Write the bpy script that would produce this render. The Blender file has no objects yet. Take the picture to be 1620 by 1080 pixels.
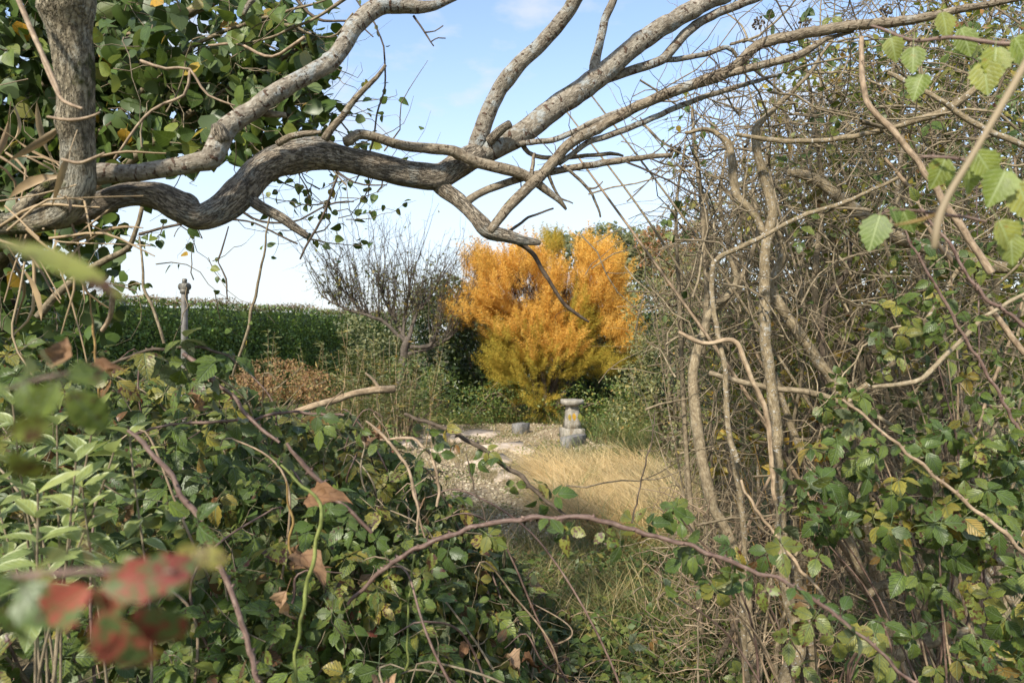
import bpy, math, random
import numpy as np
from mathutils import Vector, Matrix, noise

rng = np.random.default_rng(11)
random.seed(5)
sc = bpy.context.scene
COL = sc.collection

# ------------------------------------------------------------------ camera
CAM_Z, F = 1.5, 1080.0          # eye height (m); focal length in photo pixels (24 mm on 36 mm, 1620 px wide)
cam = bpy.data.cameras.new('camera')
cam.lens, cam.sensor_width = 24.0, 36.0
cam.clip_start, cam.clip_end = 0.02, 800.0
cam.dof.use_dof = True
cam.dof.focus_distance = 2.9
cam.dof.aperture_fstop = 5.0
cam_o = bpy.data.objects.new('camera', cam)
cam_o.location = (0, 0, CAM_Z)
cam_o.rotation_euler = (math.radians(90), 0, 0)
COL.objects.link(cam_o)
sc.camera = cam_o

# ------------------------------------------------------------------ sky, sun, exposure
TO_SUN = Vector((-0.36, -0.70, 0.62)).normalized()
SUN_EL = math.asin(TO_SUN.z)
SUN_AZ = math.atan2(TO_SUN.x, TO_SUN.y)
world = bpy.data.worlds.new('World')
sc.world = world
world.use_nodes = True
nt = world.node_tree
nt.nodes.clear()
w_out = nt.nodes.new('ShaderNodeOutputWorld')
w_bg = nt.nodes.new('ShaderNodeBackground')
w_bg.inputs['Strength'].default_value = 0.15
w_sky = nt.nodes.new('ShaderNodeTexSky')
w_sky.sky_type = 'NISHITA'
w_sky.sun_disc = False
w_sky.sun_elevation = SUN_EL
w_sky.sun_rotation = SUN_AZ % (2 * math.pi)
w_sky.air_density, w_sky.dust_density, w_sky.ozone_density = 1.0, 0.5, 1.0
w_tc = nt.nodes.new('ShaderNodeTexCoord')
w_map = nt.nodes.new('ShaderNodeMapping')
w_map.inputs['Scale'].default_value = (1.0, 1.0, 2.6)
w_map.inputs['Location'].default_value = (0.25, 1.3, 0.45)
w_n = nt.nodes.new('ShaderNodeTexNoise')
w_n.inputs['Scale'].default_value = 4.2
w_n.inputs['Detail'].default_value = 7.0
w_n.inputs['Roughness'].default_value = 0.56
w_r = nt.nodes.new('ShaderNodeMapRange')
w_r.interpolation_type = 'SMOOTHSTEP'
w_r.inputs['From Min'].default_value = 0.45
w_r.inputs['From Max'].default_value = 0.66
w_r.inputs['To Max'].default_value = 0.75
w_sep = nt.nodes.new('ShaderNodeSeparateXYZ')
w_h = nt.nodes.new('ShaderNodeMapRange')          # thin high cloud thickens towards the horizon
w_h.interpolation_type = 'SMOOTHSTEP'
w_h.inputs['From Min'].default_value = -0.02
w_h.inputs['From Max'].default_value = 0.44
w_h.inputs['To Min'].default_value = 0.92
w_h.inputs['To Max'].default_value = 0.08
w_mx = nt.nodes.new('ShaderNodeMath'); w_mx.operation = 'MAXIMUM'
w_mix = nt.nodes.new('ShaderNodeMix'); w_mix.data_type = 'RGBA'
w_mix.inputs[7].default_value = (2.85, 3.0, 3.2, 1)
L = nt.links.new
L(w_tc.outputs['Generated'], w_map.inputs['Vector']); L(w_map.outputs[0], w_n.inputs['Vector'])
L(w_n.outputs['Fac'], w_r.inputs['Value'])
L(w_tc.outputs['Generated'], w_sep.inputs[0]); L(w_sep.outputs['Z'], w_h.inputs['Value'])
L(w_r.outputs[0], w_mx.inputs[0]); L(w_h.outputs[0], w_mx.inputs[1])
L(w_mx.outputs[0], w_mix.inputs[0]); L(w_sky.outputs[0], w_mix.inputs[6])
L(w_mix.outputs[2], w_bg.inputs['Color']); L(w_bg.outputs[0], w_out.inputs[0])

sun = bpy.data.lights.new('sun', 'SUN')
sun.energy = 3.7
sun.angle = math.radians(3.0)
sun.color = (1.0, 0.93, 0.82)
sun_o = bpy.data.objects.new('sun', sun)
sun_o.rotation_euler = TO_SUN.to_track_quat('Z', 'Y').to_euler()
sun_o.location = TO_SUN * 50
COL.objects.link(sun_o)

sc.view_settings.view_transform = 'Standard'
sc.view_settings.look = 'None'
sc.view_settings.gamma = 1.0
sc.view_settings.use_curve_mapping = False
sc.view_settings.exposure = 1.0
sc.render.engine = 'CYCLES'
sc.cycles.max_bounces = 8
sc.cycles.diffuse_bounces = 5
sc.cycles.transmission_bounces = 5
sc.cycles.use_denoising = True

# ------------------------------------------------------------------ geometry helpers
def P(px, py, d):
    """photo pixel (1620 x 1080) at a depth of d metres -> world point"""
    return np.array(((px - 810.0) / F * d, d, CAM_Z - (py - 540.0) / F * d))

def geo(V, q=None, t=None, uv=None, b=None):
    V = np.asarray(V, float).reshape(-1, 3)
    return dict(V=V, q=np.zeros((0, 4), int) if q is None else np.asarray(q, int).reshape(-1, 4),
                t=np.zeros((0, 3), int) if t is None else np.asarray(t, int).reshape(-1, 3),
                uv=np.zeros((len(V), 2)) if uv is None else np.asarray(uv, float),
                b=V.copy() if b is None else np.asarray(b, float))

def join(gs):
    out, n = dict(V=[], q=[], t=[], uv=[], b=[]), 0
    for g in gs:
        out['V'].append(g['V']); out['uv'].append(g['uv']); out['b'].append(g['b'])
        out['q'].append(g['q'] + n); out['t'].append(g['t'] + n); n += len(g['V'])
    return {k: np.concatenate(v) for k, v in out.items()}

def xform(g, M, off=(0, 0, 0)):
    h = dict(g); h['V'] = g['V'] @ np.asarray(M).T + np.asarray(off); return h

def mkmesh(name, g, mat, smooth=True):
    me = bpy.data.meshes.new(name)
    V = np.ascontiguousarray(g['V'], np.float32)
    me.vertices.add(len(V)); me.vertices.foreach_set('co', V.ravel())
    loops = np.concatenate([g['q'].ravel(), g['t'].ravel()]).astype(np.int32)
    tot = np.concatenate([np.full(len(g['q']), 4), np.full(len(g['t']), 3)]).astype(np.int32)
    start = np.concatenate([[0], np.cumsum(tot)[:-1]]).astype(np.int32)
    me.loops.add(len(loops)); me.loops.foreach_set('vertex_index', loops)
    me.polygons.add(len(tot)); me.polygons.foreach_set('loop_start', start)
    uvl = me.uv_layers.new(name='UVMap')
    uvl.data.foreach_set('uv', np.ascontiguousarray(g['uv'][loops], np.float32).ravel())
    a = me.attributes.new('bark', 'FLOAT_VECTOR', 'POINT')
    a.data.foreach_set('vector', np.ascontiguousarray(g['b'], np.float32).ravel())
    me.update(calc_edges=True)
    if smooth: me.shade_smooth()
    if mat: me.materials.append(mat)
    return me

def wbase(o):
    v = Vector((0, 0, 0))
    while o is not None:
        v += o.location; o = o.parent
    return np.array(v)

def tag(o, label=None, cat=None, group=None, kind=None):
    if label: o['label'] = label
    if cat: o['category'] = cat
    if group: o['group'] = group
    if kind: o['kind'] = kind
    return o

def thing(name, loc, label, cat, group=None, kind=None):
    o = bpy.data.objects.new(name, None)
    o.location = Vector([float(c) for c in loc]); o.empty_display_size = 0.1
    COL.objects.link(o)
    return tag(o, label, cat, group, kind)

def part(name, g, mat, parent=None, kind=None, label=None, smooth=True):
    h = dict(g)
    if parent is not None: h['V'] = g['V'] - wbase(parent)
    o = bpy.data.objects.new(name, mkmesh(name, h, mat, smooth))
    COL.objects.link(o)
    if parent is not None: o.parent = parent
    if kind: o['kind'] = kind
    if label: o['label'] = label
    return o

def unit(v):
    v = np.asarray(v, float)
    return v / np.maximum(np.linalg.norm(v, axis=-1, keepdims=True), 1e-9)

def bases(nrm, tip):
    """(N,3),(N,3) -> (N,3,3) whose columns are x, tip (y), normal (z)"""
    y = unit(tip); x = unit(np.cross(y, nrm)); z = np.cross(x, y)
    return np.stack([x, y, z], axis=-1)

def put(name, me, parent, pos, B, s, pb, label=None):
    o = bpy.data.objects.new(name, me)
    o.parent = parent
    M = Matrix([[B[0][0] * s, B[0][1] * s, B[0][2] * s, pos[0] - pb[0]], [B[1][0] * s, B[1][1] * s, B[1][2] * s, pos[1] - pb[1]],
                [B[2][0] * s, B[2][1] * s, B[2][2] * s, pos[2] - pb[2]], [0, 0, 0, 1]])
    o.matrix_basis = M
    COL.objects.link(o)
    if label: o['label'] = label
    return o

def cloud(temps, pos, nrm, tip, size):
    """many copies of template leaves joined into one geometry"""
    pos, size = np.asarray(pos, float), np.broadcast_to(np.asarray(size, float), (len(pos),))
    B = bases(np.asarray(nrm, float), np.asarray(tip, float))
    pick = rng.integers(0, len(temps), len(pos)); out = []
    for k, g in enumerate(temps):
        i = np.where(pick == k)[0]
        if not len(i): continue
        n = len(g['V'])
        V = np.einsum('nij,vj->nvi', B[i] * size[i, None, None], g['V']) + pos[i, None, :]
        off = (np.arange(len(i)) * n)[:, None, None]
        out.append(dict(V=V.reshape(-1, 3), q=(g['q'][None] + off).reshape(-1, 4), t=(g['t'][None] + off).reshape(-1, 3),
                        uv=np.tile(g['uv'], (len(i), 1)), b=np.tile(g['b'], (len(i), 1))))
    return join(out)

def tubes(Pt, R, sides=5, ref=None, amp=0.0, freq=12.0):
    """Pt (K,N,3), R (K,N): K tapered tubes of N rings"""
    Pt = np.asarray(Pt, float); R = np.asarray(R, float)
    if Pt.ndim == 2: Pt, R = Pt[None], R[None]
    K, N, _ = Pt.shape
    T = np.gradient(Pt, axis=1); T = unit(T)
    if ref is None:
        m = unit(Pt[:, -1] - Pt[:, 0] + 1e-6)
        ref = np.where(np.abs(m[:, 1:2]) < 0.75, np.array([[0, 1.0, 0]]), np.array([[1.0, 0, 0]]))
    else: ref = np.tile(np.asarray(ref, float), (K, 1))
    A = unit(np.cross(T, ref[:, None, :])); Bv = np.cross(T, A)
    th = np.linspace(0, 2 * np.pi, sides, endpoint=False)
    s = np.concatenate([np.zeros((K, 1)), np.cumsum(np.linalg.norm(np.diff(Pt, axis=1), axis=2), axis=1)], axis=1) + rng.random((K, 1)) * 5
    rm = np.maximum(R.max(axis=1), 1e-4)[:, None, None]
    bk = np.stack([np.broadcast_to(rm * np.cos(th), (K, N, sides)), np.broadcast_to(rm * np.sin(th), (K, N, sides)),
                   np.broadcast_to(s[:, :, None], (K, N, sides))], axis=-1)
    Rd = np.broadcast_to(R[:, :, None], (K, N, sides)).copy()
    if amp > 0:
        fb = bk.reshape(-1, 3) * freq
        nz = np.array([0.62 * noise.noise((x, y, z * 0.30)) + 0.38 * noise.noise((x * 2.7 + 9, y * 2.7, z * 0.5)) for x, y, z in fb])
        lump = np.array([noise.noise((x * .33 + 30, y * .33, z * 0.22)) for x, y, z in fb])
        Rd *= 1 + (amp * nz + amp * 0.9 * lump).reshape(K, N, sides)
    V = Pt[:, :, None, :] + Rd[..., None] * (np.cos(th)[None, None, :, None] * A[:, :, None, :] + np.sin(th)[None, None, :, None] * Bv[:, :, None, :])
    idx = np.arange(K * N * sides).reshape(K, N, sides)
    nx = np.roll(idx, -1, axis=2)
    q = np.stack([idx[:, :-1], nx[:, :-1], nx[:, 1:], idx[:, 1:]], axis=-1).reshape(-1, 4)
    uv = np.stack([np.broadcast_to(th / 6.2832, (K, N, sides)), np.broadcast_to(s[:, :, None], (K, N, sides))], axis=-1)
    return geo(V.reshape(-1, 3), q=q, uv=uv.reshape(-1, 2), b=bk.reshape(-1, 3))

def resample(C, R, step):
    """Catmull-Rom through control points C with radii R, about one ring every step metres"""
    C = np.asarray(C, float); R = np.asarray(R, float)
    Q = np.concatenate([[2 * C[0] - C[1]], C, [2 * C[-1] - C[-2]]])
    S = np.concatenate([[R[0]], R, [R[-1]]])
    out, rad = [], []
    for i in range(1, len(Q) - 2):
        n = max(2, int(np.linalg.norm(Q[i + 1] - Q[i]) / step))
        t = np.linspace(0, 1, n, endpoint=False)[:, None]
        p0, p1, p2, p3 = Q[i - 1], Q[i], Q[i + 1], Q[i + 2]
        out.append(0.5 * ((2 * p1) + (p2 - p0) * t + (2 * p0 - 5 * p1 + 4 * p2 - p3) * t ** 2 + (3 * p1 - p0 - 3 * p2 + p3) * t ** 3))
        rad.append(S[i] + (S[i + 1] - S[i]) * t[:, 0])
    out.append(C[-1:]); rad.append(R[-1:])
    return np.concatenate(out), np.concatenate(rad)

def traced(pts, d, step=0.02, wob=0.0):
    """pts [(x, y, width)] in photo pixels, d = (near end, far end) depths -> centre line and radii"""
    xy = np.array([p[:2] for p in pts], float)
    ws, last = [], 6
    for p in pts:
        last = p[2] if len(p) > 2 else last
        ws.append(last)
    s = np.concatenate([[0], np.cumsum(np.linalg.norm(np.diff(xy, axis=0), axis=1))]); s = s / s[-1]
    dd = np.interp(s, np.linspace(0, 1, len(d)), d)
    C = np.array([P(x, y, k) for (x, y), k in zip(xy, dd)])
    R = np.array(ws) / 2.0 / F * dd
    C, R = resample(C, R, step)
    if wob > 0:
        o = rng.random() * 90
        C = C + wob * np.array([[noise.noise((k * .35 + o, 1.7, 0)), noise.noise((k * .35 + o, 5.1, 3)), noise.noise((k * .35 + o, 8.3, 6))] for k in range(len(C))])
    return C, R

def branch(pts, d, sides=8, step=0.02, amp=0.0, freq=14.0, wob=0.0, blunt=True):
    C, R = traced(pts, d, step, wob)
    if blunt:                                     # close both ends with two shrinking rings
        t0, t1 = unit(C[0] - C[1]), unit(C[-1] - C[-2])
        C = np.concatenate([[C[0] + t0 * R[0] * .35], [C[0] + t0 * R[0] * .3], C, [C[-1] + t1 * R[-1] * .3], [C[-1] + t1 * R[-1] * .35]])
        R = np.concatenate([[1e-4], [R[0] * .75], R, [R[-1] * .75], [1e-4]])
    g = tubes(C, R, sides, amp=amp, freq=freq)
    if amp >= .06 and len(C) > 8:
        V = g['V'].reshape(len(C), sides, 3)
        for _ in range(max(2, int(len(C) * step / .085))):
            i0, a0 = rng.uniform(2, len(C) - 3), rng.random() * sides
            di = (np.arange(len(C)) - i0) * step; da = (np.arange(sides) - a0 + sides / 2) % sides - sides / 2
            rr = np.interp(i0, np.arange(len(C)), R); ww = rr * rng.uniform(.5, 1.1)
            k_ = 1.5 if sides > 20 else 1.0; bump = k_ * np.exp(-(di / ww) ** 2)[:, None] * np.exp(-(da * 6.283 / sides * rr / ww) ** 2)[None, :] * rng.uniform(.06, .32) * rng.choice([1, 1, -.4])
            V += (V - C[:, None, :]) * bump[..., None]
        g['V'] = V.reshape(-1, 3)
    return g

def twigs(starts, dirs, lens, rad, n=7, wander=0.35, up=0.0, sides=4, kink=True):
    """K random crooked twigs"""
    K = len(starts); dirs = unit(dirs)
    pts = [np.asarray(starts, float)]; d = dirs.copy()
    for k in range(n - 1):
        d = unit(d + rng.normal(0, wander, (K, 3)) + np.array([0, 0, up]))
        pts.append(pts[-1] + d * (np.asarray(lens)[:, None] / (n - 1)))
    Pt = np.stack(pts, axis=1)
    R = np.asarray(rad)[:, None] * np.linspace(1, 0.22, n)[None, :]
    return Pt, R

# ------------------------------------------------------------------ leaf templates
def leaflet(Lg=1.0, W=0.36, n=8, cols=5, serr=0.0, fold=0.25, curl=0.2, corr=0.0, peak=0.8, twist=0.0, base=0.0):
    cx = np.linspace(-1, 1, cols); V, uv = [], []
    for i in range(n + 1):
        t = i / n
        w = W * (np.sin(np.pi * min(1, t ** peak)) ** 0.85 if 0 < i < n else 0.012)
        if i == 0: w = W * max(base, 0.02)
        if serr and 0 < i < n: w *= 1 + serr * (1 if i % 2 else -1)
        for c in cx:
            x = c * w; z = fold * abs(x) - curl * Lg * t * t + (corr * w * (1 if i % 2 else -1) if abs(abs(c) - .5) < .01 else 0)
            z += twist * x * t
            V.append((x, t * Lg, z)); uv.append((0.5 + 0.5 * c * w / W, t))
    q = []
    for i in range(n):
        for j in range(cols - 1):
            a = i * cols + j
            q.append((a, a + 1, a + cols + 1, a + cols))
    return geo(V, q=q, uv=uv)

def petiole(p, q_, r):
    p, q_ = np.array(p, float), np.array(q_, float)
    g = tubes(np.stack([p, (p + q_) / 2 + np.array([0, 0, .004]), q_]), np.array([r, r * .8, r * .7]), 3)
    g['uv'] = np.tile([0.5, 0.02], (len(g['V']), 1)); return g

def rotz(a): c, s = math.cos(a), math.sin(a); return np.array([[c, -s, 0], [s, c, 0], [0, 0, 1]])
def rotx(a): c, s = math.cos(a), math.sin(a); return np.array([[1, 0, 0], [0, c, -s], [0, s, c]])
def roty(a): c, s = math.cos(a), math.sin(a); return np.array([[c, 0, s], [0, 1, 0], [-s, 0, c]])

def bramble_leaf(n=3, near=True):
    r = random.uniform
    def lf(k): return leaflet(k, 0.345 * k * r(.9, 1.12), 9 if near else 4, 5 if near else 3, .09 if near else 0, r(.0, .5), r(.15, .6), .15 if near else 0, .9, r(-.35, .35), .12)
    t0 = r(.26, .34)
    gs = [petiole((0, -.75, -.1), (0, 0, 0), .016), xform(lf(1.0), rotx(r(-.6, .15)), (0, t0, 0)), petiole((0, 0, 0), (0, t0 + .02, 0), .012)]
    for sgn in (1, -1):
        a = sgn * r(1.2, 1.5); R_ = rotz(a) @ rotx(r(-.55, .2)) @ roty(r(-.5, .5))
        gs.append(xform(lf(r(.72, .88)), R_, R_ @ np.array((0, .07, 0))))
        if n == 5: a = sgn * r(2.1, 2.5); gs.append(xform(lf(r(.5, .65)), rotz(a) @ rotx(r(-.5, .15)), (-.10 * math.sin(a), -.04, -.01)))
    return join(gs)

def single(mk):
    return join([petiole((0, -.45, -.02), (0, 0.02, 0), .014), mk])

def ivy_leaf(near=True):
    r = random.uniform
    return single(leaflet(1.0, r(.40, .50), 7 if near else 4, 5 if near else 3, 0, r(-.15, .35), r(.05, .35), .03 if near else 0, r(.58, .7), r(-.3, .3), .55))

def oval_leaf(w=.26, n=5, cols=3, curl=.2, fold=.3):
    return leaflet(1.0, w, n, cols, 0, fold, curl, 0, .9, random.uniform(-.3, .3), .05)

def quad_leaf(w=.3, fold=.25):
    V = [(0, 0, 0), (w, .45, fold * w), (0, 1, -.1), (-w, .45, fold * w)]
    return geo(V, t=[(0, 1, 2), (0, 2, 3)], uv=[(.5, 0), (1, .45), (.5, 1), (0, .45)])

def shrivelled():
    r = random.uniform
    g = leaflet(1.0, .33, 9, 5, .12, r(.8, 1.4), r(.3, .8), .3, .8, r(-1, 1), .1)
    V = g['V']; V[:, 2] += .12 * np.sin(V[:, 1] * 9) * np.sign(V[:, 0] + .001); a = V[:, 1] * r(-2, 2)
    x, z = V[:, 0].copy(), V[:, 2].copy(); V[:, 0] = x * np.cos(a) - z * np.sin(a); V[:, 2] = x * np.sin(a) + z * np.cos(a)
    return single(g)

# ------------------------------------------------------------------ materials
def newmat(name):
    m = bpy.data.materials.new(name); m.use_nodes = True
    t = m.node_tree; t.nodes.clear()
    return m, t

class NT:
    def __init__(s, t): s.t = t
    def n(s, typ, ins=None, **kw):
        o = s.t.nodes.new('ShaderNode' + typ)
        for k, v in kw.items(): setattr(o, k, v)
        for k, v in (ins or {}).items():
            i = o.inputs[k]
            if hasattr(v, 'is_output') or isinstance(v, bpy.types.NodeSocket): s.t.links.new(v, i)
            else: i.default_value = v
        return o
    def m(s, op, a, b=0.0, c=None, clamp=False):
        ins = {0: a, 1: b}
        if c is not None: ins[2] = c
        return s.n('Math', ins, operation=op, use_clamp=clamp).outputs[0]
    def ramp(s, fac, stops, interp='LINEAR'):
        r = s.n('ValToRGB', {0: fac}); e = r.color_ramp.elements; r.color_ramp.interpolation = interp
        while len(e) > 1: e.remove(e[0])
        for i, (p, c) in enumerate(stops):
            x = e[0] if i == 0 else e.new(p)
            x.position = p; x.color = (*c, 1)
        return r.outputs[0]
    def mix(s, f, a, b, mode='MIX'):
        o = s.n('Mix', data_type='RGBA', blend_type=mode)
        for i, v in ((0, f), (6, a), (7, b)):
            if isinstance(v, bpy.types.NodeSocket): s.t.links.new(v, o.inputs[i])
            else: o.inputs[i].default_value = v if i == 0 else (*v, 1)
        return o.outputs[2]
    def sm(s, x, lo, hi, a=0.0, b=1.0):
        return s.n('MapRange', {'Value': x, 'From Min': lo, 'From Max': hi, 'To Min': a, 'To Max': b}, interpolation_type='SMOOTHSTEP').outputs[0]
    def noise(s, vec, scale, detail=3.0, rough=.55, w=None):
        ins = {'Vector': vec, 'Scale': scale, 'Detail': detail, 'Roughness': rough}
        if w is not None: ins['W'] = w
        return s.n('TexNoise', ins, noise_dimensions='4D' if w is not None else '3D').outputs['Fac']

def leafmat(name, stops, k=0.12, vein=None, vamt=.5, rough=.45, trans=.3, spots=None, rim=None, under=None, spec=.5, bump=.25, tint=None):
    mt, t = newmat(name); N = NT(t)
    oi = N.n('ObjectInfo').outputs['Random']; ge = N.n('NewGeometry'); isl = ge.outputs['Random Per Island']
    rnd = N.m('FRACT', N.m('ADD', oi, N.m('MULTIPLY', isl, k)))
    col = N.ramp(rnd, stops)
    tc = N.n('TexCoord'); oc = tc.outputs['Object']; uv = N.n('SeparateXYZ', {0: tc.outputs['UV']})
    w = N.m('MULTIPLY', rnd, 37.0)
    if k >= .9: col = N.mix(1.0, col, N.ramp(N.noise(oc, 1.1, 3), [(.3, (.72, .76, .78)), (.7, (1.28, 1.22, 1.1))]), 'MULTIPLY')
    else:
        ol = N.n('ObjectInfo').outputs['Location']
        col = N.mix(1.0, col, N.ramp(N.noise(ol, 3.5, 2), [(.3, (.72, .80, .80)), (.7, (1.30, 1.18, 1.0))]), 'MULTIPLY')
    col = N.mix(1.0, col, N.ramp(N.noise(oc, 3.0 if k < .9 else 5, 2, w=w), [(.25, (.68, .68, .68)), (.75, (1.28, 1.24, 1.2))]), 'MULTIPLY')
    sx = N.m('ABSOLUTE', N.m('SUBTRACT', uv.outputs[0], .5))
    lat = N.m('ABSOLUTE', N.m('SUBTRACT', N.m('FRACT', N.m('MULTIPLY', N.m('SUBTRACT', uv.outputs[1], N.m('MULTIPLY', sx, .75)), 7.0)), .5))
    h = None
    if vein:
        vm = N.m('MAXIMUM', N.sm(sx, .015, .045, 1, 0), N.m('MULTIPLY', N.sm(lat, .05, .17, 1, 0), .7))
        col = N.mix(N.m('MULTIPLY', vm, vamt), col, vein); h = vm
    if rim:
        rn = N.m('ADD', sx, N.m('MULTIPLY', N.m('SUBTRACT', N.noise(oc, 6, 2, w=w), .5), .16))
        col = N.mix(N.sm(rn, .5 - rim[1] - .03, .5 - rim[1] + .03), col, rim[0])
    if spots:
        sp = N.sm(N.noise(oc, spots[1], 3, .6, w=w), spots[2], spots[2] + .07)
        sel = N.sm(N.m('FRACT', N.m('MULTIPLY', rnd, 7.31)), 1 - spots[3] - .02, 1 - spots[3] + .02)
        col = N.mix(N.m('MULTIPLY', sp, sel), col, spots[0])
    if under:
        col = N.mix(N.m('MULTIPLY', ge.outputs['Backfacing'], .75), col, under)
    bs = N.n('BsdfPrincipled', {'Base Color': col, 'Roughness': rough, 'Specular IOR Level': spec})
    if h is not None and bump:
        t.links.new(N.n('Bump', {'Strength': bump, 'Distance': .02, 'Height': N.m('SUBTRACT', 1.0, h)}).outputs[0], bs.inputs['Normal'])
    tr = N.n('BsdfTranslucent', {'Color': N.mix(1.0, col, tint or (1.35, 1.3, .8), 'MULTIPLY')})
    mx = N.n('MixShader', {0: trans, 1: bs.outputs[0], 2: tr.outputs[0]})
    o = N.n('OutputMaterial', {0: mx.outputs[0]})
    return mt

def barkmat(name, dark, mid, light, ridge=90.0, stretch=.18, patch=None, moss=None, rough=.85, bump=.5, specks=None, dist=.006, crack=None):
    """patch = (colour, scale, threshold) lichen; moss the same; specks = dark lenticels"""
    mt, t = newmat(name); N = NT(t)
    at = N.n('Attribute', attribute_name='bark').outputs['Vector']
    oc = N.n('TexCoord').outputs['Object']
    mp = N.n('Mapping', {'Vector': at, 'Scale': (1, 1, stretch)}).outputs[0]
    r1 = N.noise(mp, ridge, 5, .62); r2 = N.noise(oc, 11, 3)
    rnd = N.n('NewGeometry').outputs['Random Per Island']
    fac = N.m('ADD', N.m('MULTIPLY', r1, .8), N.m('MULTIPLY', r2, .2))
    col = N.ramp(fac, [(.30, dark), (.48, mid), (.68, light)])
    col = N.mix(1.0, col, N.ramp(rnd, [(0, (.72, .70, .68)), (1, (1.2, 1.18, 1.12))]), 'MULTIPLY')
    col = N.mix(1.0, col, N.ramp(N.noise(oc, 48, 4, .65), [(.3, (.62, .60, .57)), (.68, (1.32, 1.31, 1.28))]), 'MULTIPLY')
    hgt = r1
    if crack:
        mc = N.n('Mapping', {'Vector': at, 'Scale': (1, 1, crack[1]), 'Location': (3, 7, 1)}).outputs[0]
        ck = N.sm(N.m('ABSOLUTE', N.m('SUBTRACT', N.noise(mc, crack[0], 3, .6), .5)), 0.0, .05)
        hgt = N.m('ADD', r1, N.m('MULTIPLY', ck, .7))
    if patch:
        pm = N.sm(N.m('ADD', N.m('MULTIPLY', N.noise(oc, patch[1], 5, .65), .8), N.m('MULTIPLY', r1, .2)), patch[2], patch[2] + .10)
        col = N.mix(pm, col, N.mix(N.noise(oc, 160, 2), patch[0], tuple(c * .6 for c in patch[0])))
    if moss:
        mm = N.sm(N.noise(oc, moss[1], 4, .65), moss[2], moss[2] + .08)
        col = N.mix(mm, col, N.mix(N.noise(oc, 220, 2), moss[0], tuple(c * .4 for c in moss[0])))
    if specks:
        mq = N.n('Mapping', {'Vector': at, 'Scale': (.55, .55, 1.3)}).outputs[0]
        sm_ = N.sm(N.noise(mq, specks[1], 2, .5), specks[2], specks[2] + .05)
        col = N.mix(sm_, col, specks[0]); hgt = N.m('ADD', r1, N.m('MULTIPLY', sm_, .6))
    if crack: col = N.mix(N.m('MULTIPLY', N.m('SUBTRACT', 1.0, ck), crack[2]), col, tuple(c * .55 for c in dark))
    bs = N.n('BsdfPrincipled', {'Base Color': col, 'Roughness': rough, 'Specular IOR Level': .25})
    t.links.new(N.n('Bump', {'Strength': bump, 'Distance': dist, 'Height': hgt}).outputs[0], bs.inputs['Normal'])
    N.n('OutputMaterial', {0: bs.outputs[0]})
    return mt

def plainmat(name, stops, scale=8.0, rough=.85, bump=.4, dist=.01, detail=6, metal=0.0, isl=0.0, spec=.3):
    mt, t = newmat(name); N = NT(t)
    oc = N.n('TexCoord').outputs['Object']
    n1 = N.noise(oc, scale, detail, .65)
    f = n1
    if isl: f = N.m('ADD', N.m('MULTIPLY', n1, 1 - isl), N.m('MULTIPLY', N.n('NewGeometry').outputs['Random Per Island'], isl))
    bs = N.n('BsdfPrincipled', {'Base Color': N.ramp(f, stops), 'Roughness': rough, 'Metallic': metal, 'Specular IOR Level': spec})
    if bump: t.links.new(N.n('Bump', {'Strength': bump, 'Distance': dist, 'Height': n1}).outputs[0], bs.inputs['Normal'])
    N.n('OutputMaterial', {0: bs.outputs[0]})
    return mt

GREEN = [(0, (.055, .095, .022)), (.3, (.085, .14, .028)), (.6, (.12, .17, .034)), (.78, (.17, .20, .045)), (.90, (.22, .21, .045)), (.96, (.24, .20, .04)), (.99, (.17, .075, .035)), (1, (.13, .075, .04))]
M = {}
M['bramble'] = leafmat('bramble_leaf', GREEN, .10, (.19, .25, .13), .6, .42, .28, ((.075, .028, .018), 4.5, .56, .35), None, (.16, .19, .12), .42, .8)
M['bramble_far'] = leafmat('bramble_leaf_mass', GREEN, 1.0, (.15, .2, .09), .4, .45, .32, None, None, (.15, .18, .11), .4, 0)
M['bramble_blotched'] = leafmat('bramble_leaf_blotched', [(0, (.12, .16, .03)), (.5, (.19, .21, .04)), (1, (.28, .22, .04))], .1, (.2, .25, .09), .5, .45, .3, ((.07, .03, .015), 5.5, .50, 1.0), None, (.2, .22, .12))
M['bramble_red'] = leafmat('bramble_leaf_red', [(0, (.24, .045, .04)), (.6, (.30, .075, .055)), (1, (.17, .05, .04))], .3, (.13, .15, .06), .5, .55, .25, ((.10, .14, .045), 2.6, .47, 1.0), None, (.3, .2, .15))
M['raspberry'] = leafmat('bright_bramble_leaf', [(0, (.10, .17, .03)), (.5, (.17, .23, .045)), (1, (.27, .29, .065))], .1, (.34, .40, .17), .8, .5, .42, ((.30, .22, .05), 4, .60, .3), None, (.24, .28, .12))
M['ivy'] = leafmat('ivy_leaf', [(0, (.04, .075, .018)), (.35, (.07, .115, .024)), (.62, (.105, .15, .03)), (.86, (.15, .185, .035)), (.93, (.18, .19, .03)), (1, (.42, .24, .03))], .1, (.13, .19, .07), .35, .44, .28, None, None, (.12, .16, .06), .35, .15)
M['ivy_far'] = leafmat('ivy_leaf_mass', [(0, (.036, .065, .016)), (.5, (.07, .115, .024)), (.88, (.085, .14, .03)), (.96, (.15, .16, .03)), (1, (.38, .24, .03))], 1.0, None, 0, .4, .28, None, None, (.11, .15, .06), .4, 0)
M['variegated'] = leafmat('variegated_leaf', [(0, (.17, .22, .07)), (1, (.27, .32, .11))], .1, (.30, .38, .18), .5, .45, .35, None, ((.46, .50, .27), .13), (.26, .32, .17))
M['dead'] = leafmat('dead_leaf', [(0, (.16, .085, .045)), (.5, (.25, .15, .085)), (1, (.34, .23, .15))], .4, (.11, .055, .03), .5, .7, .15, None, None, None, .2)
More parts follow.
